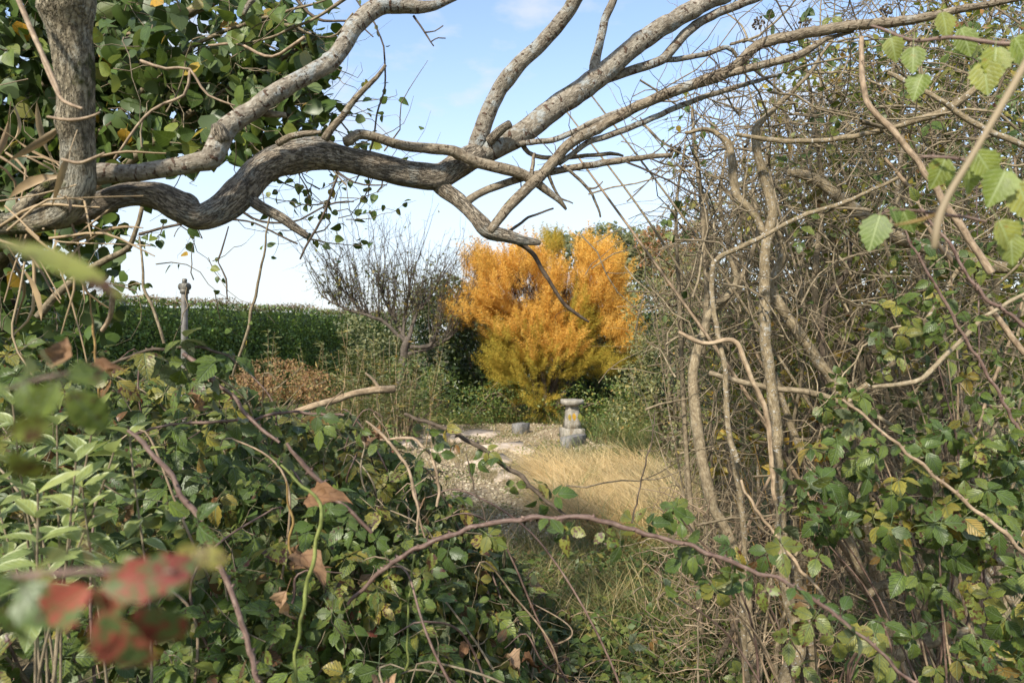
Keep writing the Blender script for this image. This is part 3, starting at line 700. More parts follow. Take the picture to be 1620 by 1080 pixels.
def tamarisk():
    b = np.array([.62, 13.0, 0])
    t = thing('tamarisk_tree', b, 'large feathery tree turned bright orange behind the stone pedestal', 'tree')
    def plume(seed):
        r_ = np.random.default_rng(seed); V, q = [], []
        def strip(p, e, w):
            s = unit(np.cross(e - p, r_.normal(0, 1, 3))) * w; i = len(V)
            V.extend([p - s, p + s, e + s * .35, e - s * .35]); q.append((i, i + 1, i + 2, i + 3))
        prev = np.zeros(3)
        for k in range(1, 9):
            cur = np.array([0.03 * math.sin(k + seed), k / 8.0, -.10 * (k / 8.0) ** 2]); strip(prev, cur, .006)
            for j in range(11):
                a = r_.random() * 6.28; ln = (.34 - .027 * k) * r_.uniform(.6, 1.1)
                e = cur + np.array([math.cos(a) * .8, r_.uniform(.45, 1.0), math.sin(a) * .8 - .12]) * ln
                m = (cur + e) / 2 + r_.normal(0, .02, 3); strip(cur, m, .0075); strip(m, e, .007)
            prev = cur
        return geo(np.array(V), q=q)
    T = [plume(s) for s in range(5)]
    def mass(lobes, n, mat, nm, lab, sz):
        p, v = crown_points(lobes, n, 12.9, .95, .3, -.33); g_ = np.hypot((p[:, 0] / p[:, 1] * F + 810 - 832) / 26, (540 - (p[:, 2] - CAM_Z) / p[:, 1] * F - 482) / 16) > 1; g_ |= (p[:, 1] > 12.8); p, v = p[g_], v[g_]
        cen = np.array([.65, 13.0, 1.0]); out = unit(p - cen)
        tp = out * (1, .8, .8) + rng.normal(0, .30, p.shape) + (0, 0, .85)
        part(nm, cloud(T, p, rng.normal(0, 1, p.shape), tp, rng.uniform(sz[0], sz[1], len(p))), M[mat], t, 'stuff', lab)
    mass([(792, 468, 58, 54), (762, 505, 42, 28), (738, 508, 24, 18), (795, 525, 38, 20), (842, 522, 42, 26), (870, 560, 60, 24), (825, 425, 48, 24), (942, 455, 44, 54), (968, 518, 34, 38), (764, 432, 26, 24), (935, 415, 32, 22), (988, 550, 24, 16), (890, 545, 36, 16), (868, 445, 34, 28), (890, 492, 52, 40)], 2500, 'tam_orange', 'crown', 'bright orange feathery upper foliage', (.28, .52))
    mass([(825, 545, 55, 30), (900, 500, 40, 40), (895, 570, 62, 36), (830, 590, 48, 34), (850, 632, 30, 28), (800, 575, 34, 24), (955, 580, 32, 20), (925, 520, 26, 26), (870, 400, 22, 20)], 1100, 'tam_green', 'crown', 'olive green feathery lower foliage', (.26, .45))
    for (x, y) in ((770, 460), (810, 410), (850, 430), (900, 420), (945, 440), (975, 520), (840, 530), (800, 540), (920, 500)):
        e = P(x, y, 12.9 + rng.normal(0, .3)); m = b + (e - b) * (.45, .4, .5) + rng.normal(0, .1, 3)
        C, R = resample([b + rng.normal(0, .07, 3) * (1, 1, 0), m, e], [.05, .035, .008], .1)
        part('trunk', tubes(C, R, 6), M['appletwig'], t)
    s, dr = [], []
    p, v = crown_points([(832, 480, 40, 34), (840, 470, 40, 50), (910, 490, 60, 60), (870, 540, 60, 40)], 420, 12.95, .5, .1)
    Pt, R = twigs(p, unit(p - b) + rng.normal(0, .3, p.shape), rng.uniform(.4, .9, len(p)), rng.uniform(.004, .009, len(p)), 6, .25)
    part('twigs', tubes(Pt, R, 4), M['appletwig'], t, 'stuff')
tamarisk()

def bare_apple():
    b = np.array([-2.0, 12.2, 0]); t = thing('bare_apple_tree', b, 'nearly leafless apple tree with upright shoots between the hedge and the orange tree', 'tree')
    w = lambda pts, d, s=8: branch(pts, d, s, .06, .08, 10, .03)
    part('trunk', w([(632, 672, 15), (634, 610, 14), (640, 560, 13), (645, 535, 12)], (12.2, 12.2), 10), M['appletwig'], t)
    limbs = [[(645, 545, 14), (615, 515, 11), (585, 500, 9), (545, 488, 6), (510, 470, 4)], [(642, 540, 13), (625, 505, 10), (610, 480, 7), (600, 450, 5)],
             [(646, 540, 13), (655, 505, 10), (672, 480, 8), (690, 455, 5)], [(648, 550, 14), (680, 545, 11), (692, 520, 10), (693, 490, 8), (700, 460, 5)],
             [(645, 560, 13), (685, 548, 8), (715, 530, 6), (735, 505, 4)], [(640, 535, 9), (640, 500, 7), (650, 460, 5)], [(590, 502, 7), (560, 480, 5), (535, 450, 4)]]
    tips = []
    for l in limbs:
        dz = rng.uniform(-.5, .5); l = [(x, y, ww * .55) for x, y, ww in l]; part('limb', w(l, (12.2, 12.2 + dz)), M['appletwig'], t)
        C, R = traced(l, (12.2, 12.2 + dz), .04); tips.append(C[len(C) // 4:])
    A = np.concatenate(tips); k = rng.choice(len(A), 230); p = A[k]
    out = (p - np.array([-2.0, 12.2, 1.4])) * (.9, .9, .25)
    Pt, R = twigs(p, out * .55 + (0, 0, 1) + rng.normal(0, .22, p.shape), rng.uniform(.5, 2.0, len(p)) * (.6 + .5 * rng.random(len(p))), rng.uniform(.006, .011, len(p)), 8, .12, .03)
    g1 = tubes(Pt, R, 4)
    k = rng.choice(len(p), 1500); j = rng.integers(1, 7, 1500); q0 = Pt[k, j]
    Pt2, R2 = twigs(q0, rng.normal(0, 1, q0.shape) + (0, 0, .8), rng.uniform(.12, .5, 1500), np.full(1500, .0042), 5, .3, .05)
    part('twigs', join([g1, tubes(Pt2, R2, 3)]), M['appletwig'], t, 'stuff')
    k = rng.choice(1500, 4200); j = rng.integers(0, 5, 4200); q1 = Pt2[k, j] + rng.normal(0, .03, (4200, 3))
    keep = rng.random(4200) < np.clip(1.25 - (q1[:, 2] - 1.6) * .75, .08, 1)
    q1 = q1[keep]; part('leaves', cloud(ql, q1, rng.normal(0, 1, q1.shape), rng.normal(0, 1, q1.shape) - (0, 0, .5), rng.uniform(.04, .075, len(q1))), M['apple'], t, 'stuff')
shrub('undergrowth_shrub', (.25, 13.1, 0), [(800, 628, 46, 34), (850, 648, 40, 22), (945, 628, 60, 38), (750, 640, 42, 30), (985, 640, 40, 36)], 4200, 12.5, .45, (.03, .065), 'weed', 'low leafy shrub spreading under the skirts of the orange tree', 'shrub', stems=9)
bare_apple()

# willowherb stalks: one prototype per shape, then copies
def stalk_mesh(seed, Hh):
    r_ = np.random.default_rng(seed); n = 7
    C = np.array([(.03 * math.sin(k * .8 + seed) * k / n, .03 * math.cos(k + seed) * k / n, Hh * k / (n - 1)) for k in range(n)])
    g = tubes(C, np.linspace(.006, .002, n), 4)
    m = 46; h = r_.uniform(.25, 1, m) * Hh; a = r_.random(m) * 6.28
    pos = np.stack([np.interp(h, C[:, 2], C[:, 0]), np.interp(h, C[:, 2], C[:, 1]), h], 1)
    tp = np.stack([np.cos(a), np.sin(a), r_.uniform(-.2, .9, m)], 1)
    return g, cloud([quad_leaf(.13), quad_leaf(.1, .5)], pos, rng.normal(0, .5, (m, 3)) + (0, 0, 1), tp, r_.uniform(.07, .14, m))
SM = []
for s in range(4):
    gs, gl = stalk_mesh(s, 1.25 + .12 * s); SM.append((mkmesh('stem', gs, M['straw']), mkmesh('leaves', gl, M['willow'])))
for k in range(96):
    px = rng.choice([rng.uniform(420, 650), rng.uniform(470, 640), rng.uniform(560, 690)]); d = rng.uniform(8.8, 11.2); x = (px - 810) / F * d
    o = thing('willowherb_stalk', (x, d, float(gh(x, d))), 'tall pale dead weed stalk with narrow leaves in front of the trimmed hedge', 'weed stalk', 'dead weed stalks standing before the trimmed hedge')
    sc_ = rng.uniform(.55, 1.12); o.rotation_euler = (rng.normal(0, .12), rng.normal(0, .12), rng.random() * 6); o.scale = (sc_, sc_, sc_)
    a, b = SM[k % 4]
    for nm, me in (('stem', a), ('foliage', b)):
        c = bpy.data.objects.new(nm, me); c.parent = o; COL.objects.link(c)

# ------------------------------------------------------------------ stone pedestal, blocks, post, cut log
def lathe(prof, sides, c, rot=0.0, sq=False):
    V = []
    for r, z in prof:
        for k in range(sides):
            a = rot + 2 * math.pi * k / sides
            rr = r / max(abs(math.cos(a - rot)), abs(math.sin(a - rot))) if sq else r
            V.append((c[0] + rr * math.cos(a), c[1] + rr * math.sin(a), c[2] + z))
    n = len(prof); i = np.arange(n * sides).reshape(n, sides); nx = np.roll(i, -1, 1)
    V.append((c[0], c[1], c[2] + prof[-1][1])); V.append((c[0], c[1], c[2] + prof[0][1]))
    tt = [(i[-1, k], nx[-1, k], n * sides) for k in range(sides)] + [(nx[0, k], i[0, k], n * sides + 1) for k in range(sides)]
    return geo(V, q=np.stack([i[:-1], nx[:-1], nx[1:], i[1:]], -1).reshape(-1, 4), t=tt)
def roughen(g, a, f):
    V = g['V']; g['V'] = V + a * np.array([[noise.noise((x * f, y * f, z * f)), noise.noise((x * f + 9, y * f, z * f)), noise.noise((x * f, y * f + 9, z * f))] for x, y, z in V]); return g
def box(c, sx, sy, sz, rot=0.0, bev=.008, seg=4):
    n = seg; prof = [(1, 0)]
    V, q = [], []
    g0 = lathe([(1 - bev * 4, 0), (1, .03), (1, .5), (1, .97), (1 - bev * 4, 1)], 16, (0, 0, 0), 0, True)
    W = g0['V'].copy(); W[:, 0] *= sx / 2; W[:, 1] *= sy / 2; W[:, 2] *= sz
    g0['V'] = W @ rotz(rot).T + np.array(c); return g0
def pedestal():
    d = 10.9; c = P(905, 690, d); c[2] = float(gh(c[0], c[1])); s = .95 * d / F
    t = thing('stone_pedestal', c, 'weathered stone pedestal with a round flat cap, in front of the orange tree', 'stone pedestal')
    k = lambda z: z * s
    base = box((c[0], c[1], c[2] - .02), k(33), k(33), k(17) + .02, .3)
    part('plinth', roughen(base, .008, 9), M['oldstone'], t, None, None, False)
    col = lathe([(k(11.6), k(17)), (k(11), k(25)), (k(9.8), k(38)), (k(8.4), k(53)), (k(8.4), k(55))], 16, c, .3, True)
    part('column', roughen(col, .006, 12), M['oldstone'], t)
    cap = lathe([(k(9.5), k(53.5)), (k(13), k(54.5)), (k(17.5), k(56.5)), (k(19), k(57.2)), (k(19.3), k(63.6)), (k(18.6), k(64.4)), (k(8), k(64.2))], 20, c)
    part('cap', roughen(cap, .010, 10), M['oldstone'], t)
pedestal()
def block(px, py, d, w, l, h, rot, label):
    c = P(px, py, d); c[2] = float(gh(c[0], c[1]))
    o = part('stone_block', roughen(box((0, 0, -.02), w, l, h + .02, rot), .006, 14), M['block'], None, None, None, False)
    o.location = Vector([float(v) for v in c]); tag(o, label, 'stone block'); return o
block(824, 680, 11.35, .26, .17, .175, .87, 'smaller grey stone block at the far end of the gravel path')
block(907, 697, 10.15, .50, .15, .16, .95, 'longer grey stone block half hidden by weeds in front of the pedestal')
# yellow leaves on a sprig before the pedestal
def sprig():
    b = P(900, 700, 10.4); b[2] = 0
    t = thing('yellow_sprig', b, 'sprig of yellow leaves standing in front of the stone pedestal column', 'plant')
    me = mkmesh('leaf', xform(oval_leaf(.25), np.eye(3)), M['yellow']); pb = wbase(t)
    for (x, y, L_) in ((908, 653, .12), (917, 653, .13), (901, 655, .10)):
        p = P(x, y, 10.35); C, R = resample([b, (b + p) / 2 + (.03, 0, .05), p], [.004, .003, .002], .08)
        part('stem', tubes(C, R, 4), M['straw'], t)
        put('leaf', me, t, p, bases(np.array([[-.3, -1, .2]]), np.array([[.05, -.1, -1.]]))[0], L_, pb)
sprig()

def post():
    d = 5.2; c = P(291, 640, d); b = c.copy(); b[2] = float(gh(b[0], b[1])); top = P(292, 461, d)
    t = thing('metal_post', b, 'grey galvanised metal post with a cross shaped pipe fitting on top', 'post')
    r = 5.0 / F * d
    part('tube', tubes(np.stack([b - (0, 0, .1), (b + top) / 2, top]), np.full(3, r), 16), M['steel'], t)
    h = top + (0, 0, .002)
    part('collar', lathe([(r * 1.02, -.02), (r * 1.35, -.018), (r * 1.35, .012), (r * 1.2, .014)], 16, h), M['brass'], t)
    part('cross_fitting', lathe([(r * 1.15, .012), (r * 1.22, .02), (r * 1.22, .055), (r * 1.05, .06), (r * .7, .062)], 16, h), M['brass'], t)
    for sx in (1, -1):
        ax = np.array([sx * .92, -.38 * sx, 0]); o = h + (0, 0, .034)
        g = tubes(np.stack([o + ax * r * k for k in (.5, 1.1, 1.15, 1.6, 1.7, 1.75)]), np.array([.95, .95, 1.2, 1.2, .9, .001]) * r, 12)
        part('side_outlet', g, M['brass'], t)
    part('top_plug', lathe([(r * .6, .06), (r * .75, .066), (r * .75, .09), (r * .5, .096)], 6, h, .3), M['brass'], t, None, None, False)
post()

# ------------------------------------------------------------------ the gnarled old apple tree over the view
def old_apple():
    b = P(-345, 1545, 1.62); b[2] = 0
    t = thing('apple_tree', b, 'old lichen grey apple tree with a gnarled limb arching right across the view', 'tree')
    slim = lambda q, f: [(a, b_, c * f) for a, b_, c in q]
    part('trunk', branch(slim([(-345, 1560, 104), (-335, 1150, 92), (-300, 760, 80), (-235, 470, 66), (-120, 368, 52), (0, 355, 41), (60, 350, 42), (100, 332, 54), (120, 296, 62), (124, 255, 58), (122, 207, 56), (118, 165, 58), (117, 110, 66), (109, 40, 72), (106, -30, 72), (95, -180, 74), (70, -420, 64)], .85),
                         (1.62, 1.6, 1.6, 1.58, 1.52, 1.42, 1.36), 22, .012, .16, 26), M['trunkbark'], t)
    part('limb', branch(slim([(40, 352, 30), (100, 345, 40), (150, 324, 40), (200, 309, 44), (250, 310, 50), (285, 330, 58), (318, 343, 60), (352, 330, 62), (385, 300, 62), (415, 270, 60), (450, 252, 56), (500, 244, 56), (550, 253, 50), (610, 268, 46), (655, 277, 48), (695, 280, 50), (728, 262, 50), (757, 243, 40)], .82),
                        (1.62, 1.66, 1.72, 1.8, 1.9, 2.0, 2.1), 26, .010, .24, 30), M['gnarled'], t)
    B = lambda pts, d, m='lichen', s=12, st=.015, amp=.07, fr=40, wob=.003: part('branch', branch([(a, b_, c * .93) for a, b_, c in pts], d, s, st, amp, fr, wob), M[m], t)
    B([(725, 260, 42), (770, 237, 42), (821, 214, 38), (888, 163, 38), (947, 122, 36), (1003, 74, 32), (1079, 24, 30), (1150, -12, 28), (1260, -60, 24), (1400, -110, 14)], (2.1, 2.25, 2.45), s=16)
    B([(752, 240, 30), (760, 212, 29), (777, 167, 27), (807, 118, 27), (855, 70, 25), (895, 22, 25), (920, -20, 24), (970, -110, 18)], (2.1, 2.05, 2.0), s=14)
    B([(945, 122, 26), (941, 104, 20), (946, 80, 15), (958, 30, 14), (972, -5, 13), (990, -60, 10)], (2.2, 2.18), s=10)
    B([(945, 130, 18), (972, 121, 16), (1003, 110, 16), (1040, 98, 16), (1062, 80, 17), (1082, 56, 16), (1120, 28, 15), (1190, 0, 14), (1260, -30, 9)], (2.24, 2.35), s=10)
    B([(1050, 96, 10), (1085, 92, 10), (1120, 85, 9), (1150, 75, 8), (1165, 88, 6)], (2.3, 2.35), s=8)
    B([(545, 224, 16), (553, 221, 18), (566, 213, 17), (582, 213, 16), (607, 222, 16), (633, 230, 17), (680, 236, 18), (718, 239, 18), (747, 255, 19), (772, 262, 19), (799, 267, 20), (836, 280, 18), (860, 298, 14), (888, 322, 8), (896, 331, 4)], (1.88, 2.0, 2.08), 'tanbranch')
    B([(690, 284, 30), (699, 297, 26), (725, 318, 24), (751, 344, 24), (777, 367, 24), (806, 375, 22), (830, 381, 16), (843, 383, 14), (853, 385, 9)], (2.05, 2.0), 'gnarled', s=14, amp=.3)
    B([(777, 365, 15), (790, 345, 16), (814, 318, 18), (866, 267, 18), (903, 226, 18), (966, 192, 18), (1021, 163, 18), (1070, 143, 18), (1115, 128, 19), (1150, 115, 20), (1191, 79, 17), (1217, 65, 18), (1302, 48, 18), (1360, 40, 17), (1432, 33, 16), (1543, 11, 12), (1600, 0, 10), (1690, -20, 7)], (2.0, 2.1, 2.1, 2.0, 1.85), 'tanbranch')
    B([(1140, 120, 14), (1165, 114, 14), (1191, 107, 14), (1258, 89, 13), (1285, 75, 11), (1305, 62, 9), (1350, 50, 5)], (2.1, 2.05), 'tanbranch', 10)
    B([(738, 320, 14), (755, 308, 13), (772, 300, 13), (807, 287, 13), (840, 278, 12), (873, 272, 12), (910, 265, 12), (984, 254, 11), (1030, 248, 9), (1062, 245, 8)], (2.04, 2.15), 'tanbranch', 10)
    B([(820, 228, 10), (833, 226, 10), (873, 222, 10), (910, 207, 10), (945, 190, 10), (977, 177, 9), (1015, 164, 6)], (2.12, 2.1), 'lichen', 8)
    B([(885, 258, 9), (905, 244, 9), (929, 226, 10), (984, 207, 11), (1040, 184, 10), (1079, 166, 10), (1154, 141, 9), (1230, 119, 6)], (2.08, 2.2), 'lichen', 8)
    B([(826, 228, 9), (836, 242, 8), (858, 249, 8), (910, 248, 7), (966, 243, 7), (985, 247, 4)], (2.14, 2.2), 'tanbranch', 8)
    B([(775, 224, 18), (790, 207, 15), (806, 196, 14)], (2.08, 2.05), 'gnarled', 10)
    B([(140, 276, 36), (165, 274, 34), (204, 274, 30), (259, 267, 31), (311, 257, 30), (333, 250, 36), (346, 228, 36), (358, 204, 34), (389, 181, 32), (437, 148, 30), (493, 115, 28), (524, 98, 28), (540, 78, 28), (556, 52, 29), (573, 30, 30), (600, 10, 31), (633, 8, 27), (670, 12, 20), (712, 0, 11), (750, -20, 6)], (1.6, 1.64, 1.72, 1.85, 1.95), 'lichen', 16, amp=.10)
    B([(350, 222, 32), (345, 206, 28), (343, 198, 20)], (1.65, 1.64), 'gnarled', 12)
    B([(400, 318, 20), (415, 328, 18), (444, 344, 17), (465, 358, 15), (486, 373, 12)], (1.78, 1.8), 'gnarled', 10)
    B([(440, 228, 12), (458, 217, 11), (480, 211, 10), (507, 209, 7)], (1.72, 1.7), 'tanbranch', 8)
    B([(400, 176, 14), (425, 180, 13), (452, 182, 10)], (1.72, 1.74), 'tanbranch', 8)
    B([(514, 220, 15), (525, 203, 13), (540, 185, 12), (560, 160, 11), (577, 141, 10), (596, 122, 8), (611, 104, 6)], (1.82, 1.78), 'tanbranch', 8)
    B([(28, 335, 20), (55, 310, 18), (85, 285, 16), (100, 270, 14)], (1.52, 1.6), 'trunkbark', 10)
    W = lambda pts, d=(2.05, 2.1), m='darktwig': part('twig', branch(pts, d, 6, .012, .12, 60, .004), M[m], t)
    W([(820, 384, 9), (833, 392, 8), (853, 417, 7), (877, 460, 6), (900, 487, 6), (918, 500, 5), (931, 509, 3)])
    W([(892, 262, 6), (910, 278, 5), (929, 296, 5), (944, 322, 4), (949, 344, 3)], m='tanbranch'); W([(932, 297, 4), (942, 297, 3), (953, 287, 2)], m='tanbranch')
    W([(866, 276, 6), (875, 292, 5), (884, 311, 4), (907, 322, 2)], m='tanbranch'); W([(805, 366, 5), (836, 345, 4), (875, 329, 3)])
    W([(838, 285, 8), (842, 262, 6), (846, 243, 5)], m='tanbranch')
    W([(990, 256, 4), (1033, 274, 3), (1079, 297, 3), (1110, 312, 2)]); W([(1030, 250, 3), (1060, 262, 2), (1075, 258, 2)])
    W([(654, 24, 4), (662, 38, 3), (672, 52, 3), (687, 73, 2)], (1.9, 1.9)); W([(671, 52, 3), (688, 49, 2), (702, 42, 2)], (1.9, 1.9)); W([(682, 66, 2), (694, 60, 2), (705, 60, 2)], (1.9, 1.9))
    W([(400, 0, 9), (392, 10, 9), (385, 25, 6)], (2.0, 2.0), 'lichen')
    # fine twigs sprouting along the crossing branches
    s, d, ln, rd = [], [], [], []
    for k in range(90):
        px, py = ((rng.uniform(1090, 1280), rng.uniform(60, 160)) if k % 3 else (rng.uniform(820, 1080), 0))
        if k % 3 == 0: py = np.interp(px, [777, 866, 966, 1070], [359, 267, 192, 143])
        else: py = np.interp(px, [1070, 1150, 1191, 1302], [143, 115, 79, 48])
        s.append(P(px, py, 2.08)); d.append((rng.normal(0, .6), rng.normal(0, .4), rng.choice([1, 1, -.6]) * rng.uniform(.3, 1))); ln.append(rng.uniform(.03, .22)); rd.append(rng.uniform(.0012, .0025))
    part('twigs', tubes(*twigs(np.array(s), np.array(d), ln, rd, 6, .3), 4), M['darktwig'], t, 'stuff')
old_apple()

# ------------------------------------------------------------------ ivy on the left
IVY = [mkmesh('leaf', ivy_leaf(), M['ivy']) for _ in range(8)]
IVY_G = [ivy_leaf(False) for _ in range(5)]
def frustum_box(n, x0, x1, y0, y1, d0, d1, soft=.12):
    px = rng.uniform(x0, x1, n) + rng.normal(0, soft * (x1 - x0), n) * .5; py = rng.uniform(y0, y1, n) + rng.normal(0, soft * (y1 - y0), n) * .5
    d = rng.uniform(d0, d1, n); return np.stack([(px - 810) / F * d, d, CAM_Z - (py - 540) / F * d], 1)
def clumpy(p, f=5.0, th=-.12, seed=0):
    return p[np.array([noise.noise((a * f + seed, b * f, c * f)) > th for a, b, c in p])]
def ivy_dirs(n):
    nr = rng.normal(0, .75, (n, 3)) + (-.25, -.6, .6); tp = rng.normal(0, .75, (n, 3)) + (.1, -.15, -.7); return nr, tp
def leaves_on(t, meshes, p, nr, tp, sz, name='leaf', label=None):
    B = bases(nr, tp); pb = wbase(t)
    for i in range(len(p)): put(name, meshes[rng.integers(len(meshes))], t, p[i], B[i], sz[i], pb, label)
def ivy(base, label, boxes, n_obj, n_mass, th, seed, stems, size=(.045, .075), group=None):
    t = thing('ivy', base, label, 'ivy')
    w = np.array([b[0] for b in boxes], float); w /= w.sum()
    def pts(n): return clumpy(np.concatenate([frustum_box(int(n * k * 1.7) + 1, *b[1:]) for k, b in zip(w, boxes)]), 5.5, th, seed)
    k = max(40, n_obj // 3); p = pts(k); d = rng.normal(0, .7, p.shape) + (.25, 0, .05)
    tw, tr = twigs(p, d, rng.uniform(.12, .5, len(p)), rng.uniform(.0012, .0035, len(p)), 8, .35)
    part('twigs', tubes(tw, tr, 4), M['twig'], t, 'stuff')
    if n_mass: p = pts(n_obj); p = p[rng.permutation(len(p))[:n_obj]]
    else: p = tw[rng.integers(0, len(tw), n_obj), rng.integers(1, 8, n_obj)] + rng.normal(0, .008, (n_obj, 3))
    q = (p[:, 0] / p[:, 1] * F + 810, 540 - (p[:, 2] - CAM_Z) / p[:, 1] * F); p = p[~((abs(q[0] - 292) < 26) & (abs(q[1] - 478) < 42))]
    leaves_on(t, IVY, p, *ivy_dirs(len(p)), rng.uniform(size[0], size[1], len(p)))
    if n_mass:
        p = pts(n_mass); p = p + (0, .12, 0); part('foliage', cloud(IVY_G, p, *ivy_dirs(len(p)), rng.uniform(size[0] * .9, size[1], len(p))), M['ivy_far'], t, 'stuff')
    for i, s in enumerate(stems):
        part('stem', branch(s[0], s[1], 6, .03, .1, 40, .006), M[s[2] if len(s) > 2 else 'twig'], t)
    return t
tb = P(20, 1500, 2.95); tb[2] = 0
ivy(tb, 'dense dark ivy swallowing a trunk behind the left end of the apple limb', [(3, -260, 80, -120, 330, 2.3, 2.9), (2, -260, 150, 200, 540, 2.4, 3.1), (2, 20, 220, -60, 260, 2.4, 2.9)], 300, 3000, -.6, 0,
    [([(-60, 1400, 150), (-50, 900, 130), (-40, 500, 120), (-60, 200, 110), (-90, -200, 90)], (2.95, 2.95), 'darktwig'), ([(-60, 500, 40), (60, 330, 30), (200, 230, 22), (330, 190, 12)], (2.9, 2.6), 'twig'), ([(-60, 300, 40), (100, 120, 30), (260, 40, 20), (420, -40, 10)], (2.9, 2.5), 'twig')])
ib = P(150, 1500, 2.9); ib[2] = 0
ivy(ib, 'glossy ivy hanging over the apple limb with sky between its leaves', [(2.6, 150, 400, -90, 150, 2.1, 2.8), (1.6, 190, 400, 90, 235, 2.1, 2.6), (1.5, 370, 510, -40, 210, 2.1, 2.6)], 300, 900, -.2, 31,
    [([(-20, 420, 20), (150, 300, 16), (300, 180, 12), (420, 110, 8), (500, 60, 5)], (2.7, 2.3)), ([(130, 240, 12), (240, 130, 9), (330, 60, 7), (450, 20, 5), (520, 0, 3)], (2.6, 2.2)),
     ([(222, 98, 6), (260, 110, 5), (300, 110, 4), (330, 150, 4), (372, 168, 3)], (2.0, 2.0), 'tancane'), ([(300, 112, 5), (290, 150, 5), (240, 175, 5), (180, 250, 4)], (2.0, 2.0), 'tancane'),
     ([(480, 60, 6), (430, 90, 5), (375, 70, 5), (330, 72, 4)], (2.0, 2.2), 'tancane'), ([(560, -10, 7), (500, 28, 5), (440, 55, 4), (380, 70, 3)], (2.1, 2.2))])
ivy(P(260, 1500, 2.6) * (1, 1, 0), 'thin trailing ivy sprays hanging below the gnarled limb against the sky', [(1, 180, 330, 330, 470, 2.2, 2.6), (1.2, 360, 545, 270, 380, 2.2, 2.6), (.6, 130, 260, 360, 540, 2.3, 2.7)], 130, 0, -.05, 77,
    [([(60, 500, 14), (120, 440, 12), (180, 405, 10), (205, 390, 9), (215, 365, 8), (225, 330, 7)], (2.5, 2.4)), ([(350, 300, 5), (400, 345, 4), (460, 350, 3), (530, 320, 3), (560, 318, 2)], (2.3, 2.3), 'darktwig'),
     ([(220, 370, 5), (300, 352, 4), (390, 350, 3), (470, 385, 3)], (2.3, 2.3), 'darktwig'), ([(533, 278, 4), (515, 330, 4), (492, 375, 4), (475, 410, 3)], (2.2, 2.2), 'darktwig')], (.02, .037))
ivy(P(470, 1500, 2.7) * (1, 1, 0), 'loose ivy sprays with small leaves beside the bright upper bough', [(1, 420, 540, 20, 150, 2.3, 2.7), (1, 430, 540, 150, 270, 2.3, 2.7), (.5, 500, 620, 240, 320, 2.2, 2.5)], 170, 0, -.05, 140,
    [([(400, 160, 6), (470, 190, 5), (520, 260, 4), (560, 290, 3), (612, 292, 2)], (2.4, 2.3), 'darktwig'), ([(380, 60, 7), (450, 40, 6), (520, 60, 4), (560, 20, 3)], (2.4, 2.3)), ([(470, 0, 6), (500, 30, 5), (560, 35, 3), (590, 60, 2)], (2.4, 2.3), 'darktwig')], (.024, .045))

# straw-coloured dead stalks hanging at the left
def dead_stalks():
    b = P(60, 1300, 1.7); b[2] = 0
    t = thing('dead_stalks', b, 'bundle of bleached dead climber stalks hanging under the left end of the apple limb', 'dead stalks')
    for k in range(30):
        x0, y0 = rng.uniform(-30, 140), rng.uniform(240, 420); ang = rng.choice([rng.normal(1.35, .3), rng.normal(.5, .5), rng.normal(-.5, .3)]); ln = rng.uniform(60, 190); d = rng.uniform(1.35, 1.75)
        pts = [(x0, y0, rng.uniform(2.2, 5.5)), (x0 + ln * .5 * math.cos(ang) + rng.normal(0, 16), y0 + ln * .5 * math.sin(ang) + rng.normal(0, 14)), (x0 + ln * math.cos(ang + .15), y0 + ln * math.sin(ang + .15), 2)]
        part('stalk', branch(pts, (d, d + rng.normal(0, .08)), 5, .03, 0, 10, .004, False), M['straw'], t)
    mesh = [mkmesh('leaf', single(leaflet(1, .055, 9, 3, .05, .9, r, 0, .9, r * 4, .1)), M['straw']) for r in (.2, .5, -.2)]
    p = frustum_box(18, 0, 130, 150, 440, 1.4, 1.75); leaves_on(t, mesh, p, rng.normal(0, 1, p.shape), rng.normal(0, 1, p.shape) + (-.3, 0, -.3), rng.uniform(.07, .14, len(p)), 'dead_leaf')
    part('tendril', branch([(75, 185, 4), (110, 190, 6), (140, 186, 5), (158, 178, 3)], (1.30, 1.28), 6, .01, .1), M['tancane'], t)
    part('tendril', branch([(98, 252, 5), (125, 258, 6), (148, 250, 5), (165, 242, 3)], (1.32, 1.30), 6, .01, .1), M['tancane'], t)
    part('stalk', branch([(25, -10, 9), (55, 60, 9), (78, 110, 8), (95, 150, 6)], (1.35, 1.3), 6, .02, .1), M['tancane'], t)
    part('stalk', branch([(62, 70, 6), (70, 100, 6), (88, 140, 7), (100, 160, 6), (130, 172, 5)], (1.34, 1.28), 6, .02, .1), M['tancane'], t)
dead_stalks()
def vine(pts, d, label, mat='darktwig', leaves=5, size=.03):
    b = P(pts[-1][0], pts[-1][1], d[-1])
    t = thing('hanging_vine', b, label, 'vine')
    C, R = traced(pts, d, .02, .006)
    part('stem', tubes(C, R, 5), M[mat], t)
    if leaves:
        k = rng.choice(len(C), leaves); p = C[k] + rng.normal(0, .005, (leaves, 3))
        leaves_on(t, IVY, p, *ivy_dirs(leaves), rng.uniform(size * .7, size * 1.1, leaves))
vine([(555, -10, 3), (577, 20, 3), (592, 37, 3), (607, 74, 3), (611, 122, 3), (603, 160, 3), (596, 193, 3), (586, 235, 3), (560, 290, 2)], (1.95, 1.95), 'long thin vine hanging across the sky right of the cut stub', leaves=9, size=.02)
vine([(425, 345, 3), (423, 362, 3), (413, 427, 4), (400, 487, 5), (387, 540, 5), (367, 595, 3)], (2.2, 2.25), 'straight thin bare cane rising from the brambles to the gnarled limb', 'twig', 4, .022)
vine([(220, 372, 3), (226, 430, 4), (230, 463, 5), (247, 500, 5), (260, 543, 5)], (2.2, 2.2), 'crooked thin vine hanging just left of the metal post', 'twig', 3, .022)
